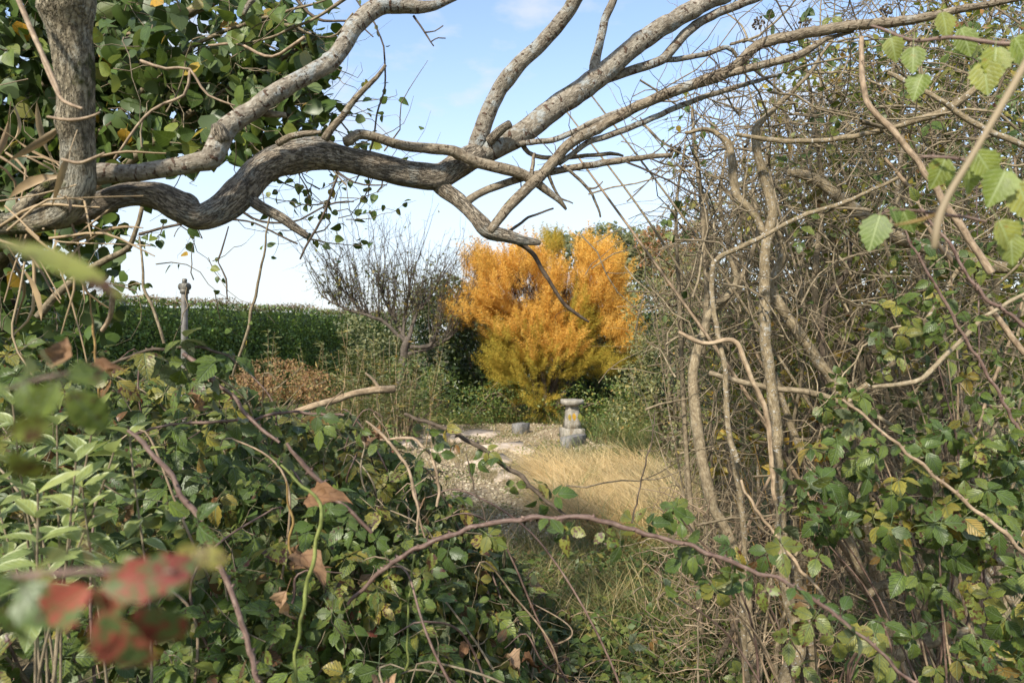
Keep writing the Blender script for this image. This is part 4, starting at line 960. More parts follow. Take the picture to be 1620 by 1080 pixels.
vine([(362, 358, 2), (350, 400, 3), (345, 415, 2), (357, 440, 3), (360, 475, 2)], (2.2, 2.2), 'short kinked dead vine dangling over the hedge top', 'darktwig', 0)
vine([(180, 462, 9), (178, 478, 9), (174, 500, 8), (160, 522, 7)], (1.7, 1.75), 'short hooked brown stem left of the metal post', 'tancane', 0)

# ------------------------------------------------------------------ bramble bank
BXS, BHS = [-3.4, -1.65, -1.04, -.63, -.42, -.22, 0, .2, .4, 1.2], [1.6, 1.44, 1.29, 1.12, 1.02, .88, .58, .24, .12, .06]
BYS, BYF = [.5, .8, 1.2, 1.6, 2.1, 2.7, 3.3, 4.0, 4.6], [.40, .46, .62, .83, 1.0, 1.0, .72, .2, 0]
def bank(x, y):
    h = np.interp(x, BXS, BHS) * np.interp(y, BYS, BYF)
    return h + .10 * np.array([noise.noise((a * 2.6, b * 2.6, 4)) for a, b in zip(np.atleast_1d(x), np.atleast_1d(y))]) * np.clip(h * 2, 0, 1)
BR = [mkmesh('leaf', bramble_leaf(3 if k % 3 else 5), M['bramble']) for k in range(12)]
BR_BL = [mkmesh('leaf', bramble_leaf(3), M['bramble_blotched']) for _ in range(3)]
BR_RED = [mkmesh('leaf', bramble_leaf(3), M['bramble_red']) for _ in range(3)]
BR_DEAD = [mkmesh('dead_leaf', shrivelled(), M['dead']) for _ in range(6)]
BR_G = [bramble_leaf(3, False) for _ in range(6)]
def surf_normal(x, y):
    e = .04; return unit(np.stack([-(bank(x + e, y) - bank(x - e, y)) / (2 * e), -(bank(x, y + e) - bank(x, y - e)) / (2 * e), np.ones(len(x))], 1))
BUSH = [(-1.05, 2.45, 'dark green bramble bush on the left below the metal post'), (-.52, 2.35, 'bramble bush between the metal post and the gravel path'),
        (-.08, 2.2, 'bramble bush nearest the gravel path with dark small leaves'), (-.62, 1.5, 'shaded bramble bush at the lower left among tall stems'), (-.12, 1.62, 'bramble bush at the bottom centre beside the long grass'),
        (-1.9, 2.6, 'bramble bush farthest left under the ivy')]
bx = rng.uniform(-2.9, .42, 60000); by = rng.uniform(.95, 3.7, 60000)
kp = (rng.random(60000) < (1.1 / by) ** 1.2) & (np.abs(bx) < .80 * by + .25) & (bank(bx, by) > .16); bx, by = bx[kp], by[kp]
bid = np.argmin(np.stack([(bx - c[0]) ** 2 + (by - c[1]) ** 2 for c in BUSH]), 0)
for i, (cx, cy, lab) in enumerate(BUSH):
    t = thing('bramble_bush', (cx, cy, 0), lab, 'bramble')
    k = np.where(bid == i)[0]
    a = k[:300]; x, y = bx[a], by[a]; n = len(a)
    z = bank(x, y) - .11 * rng.random(n) ** 1.5 + .03
    sn = surf_normal(x, y); nr = sn * .45 + rng.normal(0, .42, (n, 3)) + (-.05, -.12, .8)
    tp = rng.normal(0, .8, (n, 3)) + sn * (.7, .7, 0) + (0, -.3, -.35)
    sz = .032 + .045 * rng.random(n) ** 1.2; pos = np.stack([x, y, z], 1); B = bases(nr, tp); pb = wbase(t)
    for j in range(n):
        u = rng.random()
        if u < .05: put('dead_leaf', BR_DEAD[rng.integers(6)], t, pos[j], B[j], sz[j] * 1.2, pb, 'shrivelled brown leaf')
        elif u < .062: put('leaf', BR_RED[rng.integers(3)], t, pos[j], B[j], sz[j], pb, 'leaf turned dark red')
        elif u < .14: put('leaf', BR_BL[rng.integers(3)], t, pos[j], B[j], sz[j] * 1.1, pb, 'yellowing leaf with brown blotches')
        else: put('leaf', BR[rng.integers(12)], t, pos[j], B[j], sz[j], pb)
    a = k[300:1150]; x, y = bx[a], by[a]; n = len(a); z = bank(x, y) * (1 - .55 * rng.random(n) ** 1.3) - .04
    sn = surf_normal(x, y)
    part('foliage', cloud(BR_G, np.stack([x, y, z], 1), sn + rng.normal(0, .5, (n, 3)) + (0, -.1, .3), rng.normal(0, .8, (n, 3)) + (0, -.4, -.3), rng.uniform(.04, .068, n)), M['bramble_far'], t, 'stuff')
    n = 24
    for j in range(n):
        e = k[rng.integers(len(k))]; p0 = np.array([cx, cy, 0]) + rng.normal(0, .22, 3) * (1, 1, 0); p2 = np.array([bx[e], by[e], bank(bx[e:e+1], by[e:e+1])[0] + rng.uniform(-.05, .15)])
        h = max(p2[2], .3); dd = p2 - p0; sw = rng.normal(0, .07, (2, 3)) * (1, 1, .3)
        C, R = resample([p0, p0 + dd * (.22, .22, 0) + (0, 0, h * .5) + sw[0], p0 + dd * (.55, .55, 0) + (0, 0, h * .88) + sw[1], p0 + dd * (.82, .82, 0) + (0, 0, h * 1.02), p2], [.0045, .004, .0034, .0026, .0014], .02); part('cane', tubes(C, R, 5), M[['cane', 'tancane', 'twig'][j % 3]], t)
    p = np.stack([bx[k[:260]], by[k[:260]], bank(bx[k[:260]], by[k[:260]]) * rng.uniform(.5, 1.08, len(k[:260]))], 1)
    part('twigs', tubes(*twigs(p, rng.normal(0, 1, p.shape) + (0, 0, .3), rng.uniform(.08, .3, len(p)), rng.uniform(.001, .0022, len(p)), 6, .3), 3), M['twig'], t, 'stuff')

def low_brambles():
    t = thing('bramble_bush', (.3, 2.9, 0), 'low brambles creeping across the foreground grass beside the thicket', 'bramble')
    n = 300; y = rng.uniform(2.1, 3.8, n); x = rng.uniform(-.22, .34, n) * y; z = gh(x, y) + .04 + .30 * rng.random(n) ** 1.6 * np.clip(1.3 - (y - 2.2) * .6, .2, 1); p = np.stack([x, y, z], 1)
    leaves_on(t, BR, p, rng.normal(0, .45, (n, 3)) + (0, -.2, 1), rng.normal(0, .8, (n, 3)) + (0, -.2, -.2), rng.uniform(.034, .062, n))
    for k in range(34):
        e = p[rng.integers(n)]; b = e + rng.normal(0, .3, 3); b[2] = 0; m = (b + e) / 2 + (0, 0, .12)
        C, R = resample([b, m, e], [.0035, .003, .0015], .03); part('cane', tubes(C, R, 5), M[['tancane', 'darktwig', 'cane'][k % 3]], t)
low_brambles()

# single bramble canes that arch clear of the bank
def thorns(C, R, n):
    k = rng.integers(1, len(C) - 1, n); out = []
    for i in k:
        tn = unit(C[i + 1] - C[i - 1]); s = unit(np.cross(tn, rng.normal(0, 1, 3))); c2 = np.cross(tn, s); r = R[i]
        b0 = C[i] + s * r * .8; out.append(geo([b0 + tn * r * .9, b0 - tn * r * .9, b0 + c2 * r * .4, b0 + s * r * 1.6 - tn * r * .5], t=[(0, 2, 3), (2, 1, 3), (1, 0, 3)]))
    return out
def cane(pts, d, label, mat='cane', n=6, size=.055, meshes=None, off=.02, thorn=True, rng_t=(0, 1), down=.6, name='bramble_cane', cat='bramble cane'):
    C, R = traced(pts, d, .012, .007); R = .82 * R * (1 + .10 * np.sin(np.arange(len(R)) * 1.3 + rng.random() * 6) * rng.random(len(R)))
    t = thing(name, C[0], label, cat)
    g = [tubes(C, R, 8)] + (thorns(C, R, int(len(C) * .75)) if thorn else [])
    part('cane', join(g), M[mat], t)
    if n:
        k = (rng_t[0] + (rng_t[1] - rng_t[0]) * (np.arange(n) + rng.random(n) * .8) / n) * (len(C) - 1); p = C[k.astype(int)]
        sd = np.where(np.arange(n) % 2, 1, -1)[:, None] * np.array([[.5, -.2, .3]]) + rng.normal(0, .5, (n, 3))
        tp = sd + (0, -.2, -down); nr = rng.normal(0, .4, (n, 3)) + (-.25, -.55, .7)
        sz = rng.uniform(.8, 1.15, n) * size
        leaves_on(t, meshes or BR, p + unit(tp) * sz[:, None] * .7, nr, tp, sz)
    return t
cane([(552, 955, 7), (575, 930, 8), (614, 895, 9), (650, 872, 9), (681, 858, 10), (720, 843, 10), (762, 831, 9), (800, 822, 10), (840, 819, 10), (890, 818, 10), (930, 819, 10), (984, 833, 10), (1030, 845, 9), (1080, 860, 9), (1154, 887, 9), (1200, 905, 8), (1247, 924, 8), (1302, 958, 8), (1354, 998, 7), (1413, 1050, 7), (1460, 1095, 7)], (1.55, 1.5, 1.45, 1.4), 'long arching purple bramble cane crossing low in front of the gravel and the stems', 'cane', 16, .045, BR + BR_BL, rng_t=(.1, .9))
cane([(200, 680, 7), (222, 700, 9), (252, 728, 10), (273, 756, 10), (289, 784, 11), (305, 808, 11), (319, 828, 11), (330, 857, 11), (341, 884, 11), (356, 918, 11), (370, 947, 11), (382, 985, 11), (392, 1020, 11), (415, 1100, 11)], (1.2, 1.15), 'thick pinkish bramble cane slanting down through the lower left leaves', 'cane', 3, .05)
cane([(455, 700, 6), (474, 728, 9), (497, 752, 10), (518, 776, 9), (540, 796, 9), (565, 818, 8), (590, 840, 7)], (1.5, 1.55), 'short dark purple cane right of the shrivelled brown leaves', 'cane', 3, .05)
cane([(640, 655, 6), (680, 668, 8), (718, 684, 9), (745, 699, 9), (770, 714, 9), (800, 736, 9), (825, 756, 9), (855, 785, 8), (875, 800, 7), (897, 816, 5)], (1.75, 1.65), 'dark bramble cane with drooping dark leaves in front of the gravel path', 'darktwig', 13, .042)
cane([(580, 668, 4), (600, 682, 6), (625, 710, 6), (640, 732, 6), (650, 758, 6), (657, 785, 6), (660, 805, 5), (661, 845, 5)], (1.7, 1.65), 'thin tan cane bending down left of the gravel path', 'tancane', 2, .04)
cane([(600, 695, 4), (640, 691, 6), (660, 698, 6), (675, 715, 6), (688, 738, 6), (693, 770, 6), (694, 800, 5)], (1.72, 1.68), 'tan cane hooked over beside the gravel path', 'tancane', 2, .04)
cane([(290, 560, 8), (305, 572, 10), (320, 583, 10), (347, 610, 9), (365, 627, 8), (383, 645, 8), (410, 675, 7), (440, 700, 6)], (1.75, 1.7), 'pinkish bramble cane beside the metal post', 'cane', 5, .062, rng_t=(0, .6))
cane([(215, 685, 5), (260, 673, 5), (317, 668, 6), (360, 665, 6), (400, 662, 6), (450, 653, 6), (500, 654, 5), (545, 657, 5)], (1.8, 1.9), 'level purple cane running below the cut log', 'cane', 7, .05)
cane([(130, 600, 6), (170, 577, 6), (215, 560, 6), (260, 552, 6), (310, 548, 6), (345, 556, 5), (372, 575, 4)], (1.65, 1.7), 'bramble cane with broad leaves crossing in front of the metal post', 'darktwig', 9, .062, down=.35)
cane([(470, 1100, 7), (466, 1050, 7), (472, 1005, 7), (485, 932, 8), (500, 865, 8), (507, 821, 8), (503, 800, 7), (488, 775, 6), (470, 757, 5), (445, 735, 4)], (1.25, 1.25), 'smooth green stem hooked over at its top in the lower left brambles', 'greenstem', 0, thorn=False, name='green_stem', cat='plant stem')
cane([(640, 1100, 5), (643, 1060, 5), (645, 1000, 4), (649, 924, 4), (655, 880, 3)], (1.6, 1.62), 'straight pale green stem rising beside the bottom centre brambles', 'greenstem', 2, .04, thorn=False, name='green_stem', cat='plant stem')
cane([(160, 640, 5), (155, 593, 5), (150, 547, 5), (145, 503, 4), (142, 470, 2)], (1.75, 1.75), 'upright orange stem standing clear on the left', 'orangestem', 4, .03, rng_t=(.2, .6), name='orange_stem', cat='plant stem')
cane([(465, 900, 5), (460, 860, 5), (463, 820, 5), (458, 790, 4), (452, 760, 3)], (1.4, 1.4), 'orange brown stem carrying a shrivelled leaf, left of the hooked green stem', 'orangestem', 4, .07, BR_DEAD, thorn=False, name='orange_stem', cat='plant stem')
cane([(770, 830, 3), (762, 800, 3), (750, 770, 3), (742, 740, 3), (736, 715, 2)], (1.7, 1.7), 'hair thin dark stem standing in front of the gravel', 'darktwig', 0, thorn=False, name='thin_stem', cat='plant stem')
cane([(1000, 830, 4), (1010, 780, 3), (1022, 730, 3), (1032, 690, 3), (1036, 650, 2)], (2.3, 2.3), 'thin dark stem leaning before the golden grass', 'darktwig', 0, thorn=False, name='thin_stem', cat='plant stem')

def fallen_log():
    C, R = traced([(425, 665, 8), (460, 655, 10), (493, 643, 11), (530, 633, 11), (557, 623, 11), (590, 617, 12), (624, 615, 12)], (3.0, 3.1), .02)
    t = thing('cut_branch', C[0], 'bare cut branch lying over the brambles left of the gravel path', 'cut branch')
    part('bough', branch([(425, 665, 8), (460, 655, 10), (493, 643, 11), (530, 633, 11), (557, 623, 11), (590, 617, 12), (624, 615, 12)], (3.0, 3.1), 10, .02, .1, 30), M['log'], t)
    part('side_twig', branch([(600, 614, 6), (590, 600, 5), (578, 590, 3)], (3.1, 3.1), 6, .02, .1), M['log'], t)
fallen_log()

# pale edged shrub at the lower left
def pale_shrub():
    b = P(90, 1500, 1.25); b[2] = 0
    t = thing('pale_shrub', b, 'shrub with pale cream edged leaves at the left above the red bramble leaf', 'shrub')
    me = [mkmesh('leaf', oval_leaf(random.uniform(.19, .24), 8, 5, random.uniform(.0, .4), .35), M['variegated']) for _ in range(6)]
    pb = wbase(t); tops = [(-60, 655), (-20, 690), (20, 640), (55, 700), (90, 672), (120, 730), (150, 655), (180, 715), (205, 690), (-10, 770), (60, 780), (130, 770), (30, 735)]
    for (x, y) in tops:
        d = rng.uniform(1.1, 1.4); p = P(x, y, d); C, R = resample([b + rng.normal(0, .05, 3) * (1, 1, 0), b * .4 + p * .6 + rng.normal(0, .05, 3), p], [.004, .003, .0018], .04)
        part('stem', tubes(C, R, 5), M['twig'], t)
        for j in range(6):
            q0 = C[max(0, len(C) - 1 - j)] ; a0 = rng.random() * 6.28
            for s_ in (0, math.pi):
                a = a0 + s_ + j * 1.57; tp = np.array([math.cos(a), math.sin(a), .75 - .18 * j + rng.normal(0, .15)])
                nr = np.array([-math.cos(a) * .4, -math.sin(a) * .4 - .2, 1.0]) + rng.normal(0, .2, 3)
                put('leaf', me[rng.integers(6)], t, q0, bases(nr[None], tp[None])[0], rng.uniform(.05, .078), pb)
pale_shrub()

# blurred sprays close to the lens
def near_spray(pts, d, label, leaves, mat='cane', cat='bramble spray'):
    C, R = traced(pts, d, .01); t = thing('bramble_spray', C[0], label, cat); part('cane', tubes(C, R, 6), M[mat], t); pb = wbase(t)
    for (x, y, dd, sz, me, nr, tp, lb) in leaves:
        put('leaf', me, t, P(x, y, dd), bases(np.array([nr], float), np.array([tp], float))[0], sz, pb, lb)
near_spray([(-120, 925, 14), (0, 915, 13), (110, 905, 12), (200, 900, 10), (275, 903, 7)], (.31, .30, .285), 'blurred red and green bramble spray close to the lens at the lower left',
           [(150, 925, .275, .036, BR_RED[0], (-.2, -.9, .4), (.35, -.1, -.9), 'leaf turned red'), (195, 930, .28, .033, BR_RED[1], (.1, -.9, .3), (.4, .1, -.7), 'leaf turned red'), (30, 920, .29, .030, BR[1], (-.2, -.8, .5), (-.2, -.1, -.9), None), (70, 900, .3, .026, BR[4], (0, -.7, .7), (-.7, 0, -.5), None), (285, 890, .3, .016, BR_BL[0], (0, -.7, .6), (.8, 0, .2), None)])
near_spray([(-140, 640, 9), (0, 618, 8), (60, 600, 7), (110, 590, 6)], (.42, .38), 'blurred dark bramble leaves with brown blotches at the left edge',
           [(40, 600, .39, .030, BR[2], (-.1, -.75, .65), (-.8, -.1, -.5), None), (95, 598, .385, .031, BR[5], (-.1, -.8, .6), (.55, -.1, -.65), None), (85, 585, .8, .038, BR_DEAD[1], (-.2, -.9, .3), (.3, 0, .9), 'curled brown leaf'), (140, 588, .82, .036, BR_DEAD[2], (.1, -.9, .4), (.9, 0, .3), 'curled brown leaf'), (10, 690, .27, .022, BR_BL[1], (-.2, -.9, .3), (.35, .0, -.9), 'yellow green leaf')], 'darktwig')
near_spray([(-150, 372, 10), (-60, 376, 8), (0, 384, 6)], (.29, .275), 'blurred long green leaf crossing the left edge below the limb',
           [(0, 384, .27, .053, mkmesh('leaf', leaflet(1, .13, 9, 5, 0, .35, .15, 0, .9, 0, .1), M['bramble_blotched']), (-.2, -.45, .85), (.96, 0, -.32), None)], 'greenstem', 'leaf spray')

# ------------------------------------------------------------------ the twig thicket on the right
def ground_at(px, d):
    p = P(px, 540, d); p[2] = float(gh(p[0], p[1])); return p
def thicket_shrub(base, label, stems, boxes, n, lens, rad, dirs, mat='thicket', tm='twig', wander=.28, seed=0, th=-.4, name='twiggy_shrub'):
    t = thing(name, base, label, 'shrub')
    lines = []
    for s in stems:
        d = s[1]; m = s[2] if len(s) > 2 else mat
        C, R = traced(s[0], d, .015, .004); lines.append(C)
        part('stem', branch(s[0], d, 10, .015, .13, 45, .004), M[m], t)
    w = np.array([b[0] for b in boxes], float); w /= w.sum()
    p = clumpy(np.concatenate([frustum_box(int(n * k * 1.15) + 1, *b[1:], soft=.2) for k, b in zip(w, boxes)]), 3.0, th, seed)[:n]
    k = len(p); dd = np.array(dirs, float)[rng.integers(0, len(dirs), k)] + rng.normal(0, .38, (k, 3))
    ln = rng.uniform(lens[0], lens[1], k) * rng.choice([.55, 1, 1.3], k); rd = rng.uniform(rad[0], rad[1], k) * rng.choice([.6, .8, 1, 1.5], k, p=[.35, .3, .25, .1])
    Pt, R = twigs(p - unit(dd) * ln[:, None] * .5, dd, ln, rd, 10, wander)
    # side twigs
    m = k; a, j = rng.integers(0, k, m), rng.integers(2, 9, m)
    d2 = unit(Pt[a, j] - Pt[a, j - 1]) * .7 + rng.normal(0, .6, (m, 3))
    P2, R2 = twigs(Pt[a, j], d2, ln[a] * rng.uniform(.15, .5, m), rd[a] * .5, 6, .32)
    part('twigs', join([tubes(Pt, R, 5), tubes(P2, R2, 4)]), M[tm], t, 'stuff')
    return t
DV = [(.9, .1, .5), (.6, .1, .9), (-.5, .1, .9), (.9, 0, .15), (.15, .1, 1), (-.9, .1, .4), (.8, 0, -.3)]
thicket_shrub(ground_at(1240, 2.45), 'pale stemmed shrub with an upright speckled stem at the left front of the thicket',
    [([(1225, 1175, 24), (1243, 1073, 22), (1262, 1035, 22), (1264, 1000, 21), (1250, 960, 19), (1240, 905, 17), (1235, 810, 16), (1228, 717, 18), (1230, 693, 17), (1223, 627, 17), (1213, 560, 17), (1210, 510, 17), (1210, 443, 17), (1212, 380, 16), (1222, 340, 15), (1213, 293, 15), (1202, 252, 14), (1195, 211, 13), (1213, 185, 9), (1239, 159, 8), (1272, 126, 6), (1320, 60, 4)], (2.35, 2.35, 2.3, 2.3)),
     ([(1214, 385, 10), (1206, 365, 11), (1191, 337, 12), (1165, 307, 13), (1158, 260, 14), (1150, 225, 10), (1120, 205, 7), (1085, 210, 5)], (2.3, 2.4)),
     ([(1420, 1160, 24), (1413, 1050, 22), (1402, 995, 22), (1387, 940, 18), (1361, 898, 15), (1339, 847, 14), (1310, 795, 13), (1287, 750, 12), (1262, 700, 11), (1240, 640, 10), (1225, 590, 8)], (2.5, 2.5)),
     ([(1395, 960, 14), (1372, 850, 14), (1345, 700, 15), (1322, 612, 16), (1293, 570, 18), (1267, 533, 17), (1240, 493, 17), (1223, 457, 16), (1232, 420, 13), (1240, 395, 11), (1225, 350, 8)], (2.6, 2.5, 2.45)),
     ([(1275, 1160, 16), (1285, 1080, 18), (1278, 1000, 20), (1262, 920, 14), (1240, 870, 10), (1230, 830, 8)], (2.55, 2.5)),
     ([(1167, 730, 9), (1152, 677, 9), (1147, 587, 8), (1137, 533, 8), (1128, 487, 8), (1127, 427, 8), (1137, 408, 8), (1180, 387, 8), (1228, 363, 7), (1265, 344, 7), (1339, 319, 7), (1421, 281, 5)], (2.1, 2.15, 2.0)),
     ([(1185, 1120, 11), (1175, 980, 10), (1178, 870, 9), (1170, 780, 10), (1160, 720, 10), (1147, 640, 8)], (2.3, 2.2)),
     ([(1225, 790, 7), (1213, 660, 8), (1193, 607, 8), (1177, 567, 8), (1160, 538, 8), (1120, 543, 7), (1095, 536, 7), (1075, 525, 6)], (2.15, 2.1), 'log'),
     ([(1123, 590, 8), (1160, 600, 9), (1213, 613, 9), (1280, 620, 10), (1330, 637, 9), (1380, 655, 8), (1440, 690, 6)], (2.4, 2.3), 'twig')],
    [(2, 1090, 1330, 170, 520, 2.3, 3.2), (1, 1100, 1330, 480, 800, 2.4, 3.2), (1.1, 1080, 1330, 820, 1100, 2.4, 3.2)], 480, (.18, .6), (.0018, .0046), DV, seed=3)
thicket_shrub(ground_at(1170, 2.75), 'older grey stemmed shrub leaning at the left edge of the thicket',
    [([(1200, 1130, 20), (1185, 980, 18), (1165, 880, 16), (1145, 832, 15), (1132, 810, 16), (1117, 754, 18), (1105, 690, 18), (1096, 610, 17), (1100, 567, 16), (1113, 527, 14), (1122, 495, 12), (1150, 470, 11), (1165, 440, 9), (1150, 400, 7)], (2.75, 2.6, 2.55)),
     ([(1135, 480, 10), (1160, 460, 8), (1185, 410, 7), (1200, 360, 6), (1190, 300, 5)], (2.55, 2.6), 'twig'),
     ([(1112, 560, 9), (1118, 470, 9), (1114, 380, 8), (1108, 300, 8), (1098, 220, 6), (1095, 170, 4)], (2.7, 2.8), 'twig')],
    [(1, 1065, 1180, 240, 560, 2.6, 3.6), (1, 1075, 1200, 500, 820, 2.6, 3.6), (.8, 1050, 1230, 820, 1080, 2.7, 3.5)], 370, (.15, .5), (.0016, .0042), [(.2, .1, 1), (-.4, .1, .9), (.7, .1, .7), (-.7, .1, .4)], 'greystem', seed=9)
thicket_shrub(ground_at(1540, 2.6), 'dense interlaced shrub with thick leaning boughs at the right edge',
    [([(1247, 274, 12), (1284, 281, 16), (1335, 318, 16), (1390, 360, 20), (1447, 387, 20), (1513, 407, 20), (1580, 423, 19), (1700, 440, 20), (1830, 640, 26), (1850, 1100, 34)], (2.6, 2.5, 2.4, 2.5)),
     ([(1362, 60, 7), (1363, 100, 8), (1365, 137, 9), (1376, 170, 9), (1406, 200, 10), (1435, 233, 10), (1469, 281, 10), (1498, 326, 11), (1524, 363, 11), (1547, 400, 11), (1567, 432, 12)], (2.0, 1.9), 'tancane'),
     ([(1165, 212, 6), (1221, 222, 8), (1302, 222, 8), (1376, 211, 9), (1432, 196, 10), (1487, 178, 12), (1524, 157, 11), (1580, 107, 11), (1625, 70, 10), (1700, 20, 9)], (2.2, 2.0)),
     ([(1405, 115, 6), (1428, 126, 7), (1487, 159, 8), (1543, 196, 9), (1640, 240, 9)], (1.9, 1.85)),
     ([(1375, 940, 12), (1395, 926, 14), (1450, 913, 16), (1506, 899, 16), (1561, 887, 15), (1640, 892, 16)], (2.3, 2.35)),
     ([(1420, 1040, 16), (1436, 1028, 20), (1487, 1006, 20), (1543, 998, 17), (1660, 985, 16)], (2.3, 2.3), 'greystem'),
     ([(1380, 612, 6), (1447, 603, 8), (1475, 585, 8), (1497, 560, 7), (1530, 530, 7), (1563, 497, 6), (1640, 455, 6)], (1.95, 1.9), 'greystem'),
     ([(1340, 640, 9), (1353, 622, 10), (1395, 590, 11), (1430, 553, 10), (1470, 500, 8), (1520, 420, 6)], (2.35, 2.4)),
     ([(1580, 1130, 22), (1560, 900, 18), (1535, 700, 15), (1500, 560, 12), (1450, 430, 10), (1420, 330, 8), (1430, 200, 6)], (2.8, 2.7), 'tanbranch'),
     ([(1480, 1130, 18), (1440, 900, 16), (1400, 760, 14), (1330, 640, 12), (1290, 480, 10), (1300, 330, 8)], (2.9, 2.9), 'twig'),
     ([(1315, 640, 8), (1300, 540, 9), (1310, 470, 8), (1340, 430, 8), (1345, 380, 6)], (2.6, 2.7), 'darktwig'),
     ([(1620, 560, 9), (1540, 450, 8), (1480, 380, 7), (1440, 300, 6), (1400, 250, 5)], (2.2, 2.3), 'tancane')],
    [(2, 1300, 1700, -40, 330, 2.0, 3.2), (1.6, 1290, 1700, 300, 620, 2.2, 3.3), (.8, 1320, 1700, 600, 860, 2.3, 3.2), (.7, 1330, 1700, 860, 1090, 2.3, 3.0)], 760, (.2, .75), (.0018, .005), DV, seed=14)
thicket_shrub(ground_at(1400, 4.4), 'shadowy tangle of bare twigs at the back of the thicket',
    [([(1300, 900, 16), (1290, 700, 14), (1320, 500, 12), (1290, 300, 9), (1330, 120, 6)], (4.2, 4.2)), ([(1420, 900, 16), (1440, 650, 14), (1400, 450, 11), (1430, 250, 8), (1410, 60, 5)], (4.4, 4.2)), ([(1560, 900, 18), (1540, 650, 14), (1580, 400, 11), (1540, 200, 8), (1570, 10, 5)], (4.2, 4.2)),
     ([(1170, 850, 12), (1150, 650, 10), (1170, 450, 9), (1140, 330, 6), (1150, 230, 4)], (4.2, 4.4)), ([(1230, 880, 12), (1250, 600, 10), (1220, 400, 8), (1250, 250, 5), (1230, 140, 4)], (4.0, 4.0))],
    [(1.2, 1100, 1330, 140, 480, 3.1, 4.6), (1.6, 1300, 1720, -80, 360, 3.1, 4.6), (1.5, 1090, 1700, 350, 800, 3.2, 4.8), (.3, 1200, 1560, -30, 110, 3.0, 4.2)], 1500, (.3, 1.0), (.002, .006), DV, 'twig', seed=21)

def rising_stems():
    t = thing('twiggy_shrub', ground_at(1420, 3.2), 'many thin rising stems packed through the middle of the thicket', 'shrub')
    for k in range(64):
        px = rng.uniform(1085, 1720); d = rng.uniform(2.5, 3.8); b = ground_at(px, d); lean = abs(rng.normal(.0, .3)) - (.08 if px < 1350 else .25); hgt = rng.uniform(1.3, 3.1) * (.75 if px < 1180 else 1)
        c = [b]; a = lean
        for j in range(5):
            a = float(np.clip(a + rng.normal(0, .24), -.15 if px < 1400 else -.6, .9)); c.append(c[-1] + np.array([math.sin(a), rng.normal(0, .15), math.cos(a)]) * hgt / 5)
        r0 = rng.uniform(.005, .013); C, R = resample(c, np.linspace(r0, r0 * .3, 6), .05)
        part('stem', tubes(C, R, 6, amp=.08, freq=40), M[['twig', 'thicket', 'greystem', 'tancane', 'darktwig'][k % 5]], t)
rising_stems()

# leafy background behind the twigs
shrub('yellow_leaved_shrub', ground_at(1300, 4.6), [(1200, 640, 110, 110), (1150, 720, 70, 60), (1280, 540, 90, 100), (1400, 520, 110, 110), (1500, 400, 110, 110), (1180, 520, 70, 80)], 3400, 4.7, .5, (.035, .07), 'yellow_far', 'shrub with scattered yellow leaves seen through the twigs of the thicket', 'shrub', stems=8)
shrub('holly_shrub', ground_at(1480, 5.6), [(1400, 500, 200, 210), (1560, 420, 170, 250), (1250, 560, 140, 200), (1650, 560, 150, 260), (1150, 600, 70, 150), (1430, 760, 260, 110), (1290, 360, 110, 130), (1450, 200, 170, 150), (1620, 180, 150, 200), (1330, 250, 90, 110)], 20000, 5.5, .8, (.05, .09), 'evergreen', 'dark leafy shrub closing the view behind the twig thicket', 'shrub', stems=8)
shrub('olive_leaved_shrub', ground_at(1140, 6.2), [(1110, 480, 50, 130), (1150, 380, 60, 90), (1120, 620, 60, 90), (1090, 700, 50, 50), (1210, 330, 60, 80)], 4200, 6.0, .6, (.03, .06), 'willow', 'olive leaved shrub showing through the left edge of the thicket', 'shrub', stems=8)
shrub('hazel_shrub', ground_at(1480, 3.9), [(1400, 300, 130, 150), (1540, 260, 140, 200), (1560, 520, 130, 150), (1330, 430, 100, 110), (1470, 120, 130, 90), (1220, 330, 60, 100), (1200, 560, 90, 120), (1300, 170, 110, 90), (1560, 80, 130, 100)], 8500, 3.5, .7, (.03, .058), 'hazel', 'shrub with small olive and yellow leaves mixed into the upper right twigs', 'shrub', stems=10)

def yellow_sprigs():
    b = ground_at(1275, 3.0); t = thing('yellow_sapling', b, 'sapling with clear yellow leaves low behind the upright speckled stem', 'sapling')
    me = [mkmesh('leaf', oval_leaf(random.uniform(.22, .3), 5, 5), M['yellow']) for _ in range(4)]; pb = wbase(t)
    for (x, y) in ((1268, 672), (1285, 690), (1300, 665), (1262, 700), (1290, 720), (1245, 650), (1240, 610), (1255, 590), (1280, 640), (1150, 690), (1140, 740), (1165, 715), (1225, 740), (1320, 690), (1330, 565), (1350, 520), (1190, 690)):
        d = rng.uniform(2.8, 3.2); p = P(x, y, d); C, R = resample([b, b * .4 + p * .6 + (0, 0, .03), p], [.004, .003, .0016], .06); part('stem', tubes(C, R, 4), M['orangestem'], t)
        for j in range(6):
            a = rng.random() * 6.28; tp = np.array([math.cos(a), math.sin(a), rng.uniform(-.4, .5)]); put('leaf', me[j % 4], t, p + rng.normal(0, .012, 3), bases(np.array([[-.1, -.7, .7]]) + rng.normal(0, .3, (1, 3)), tp[None])[0], rng.uniform(.045, .07), pb)
yellow_sprigs()

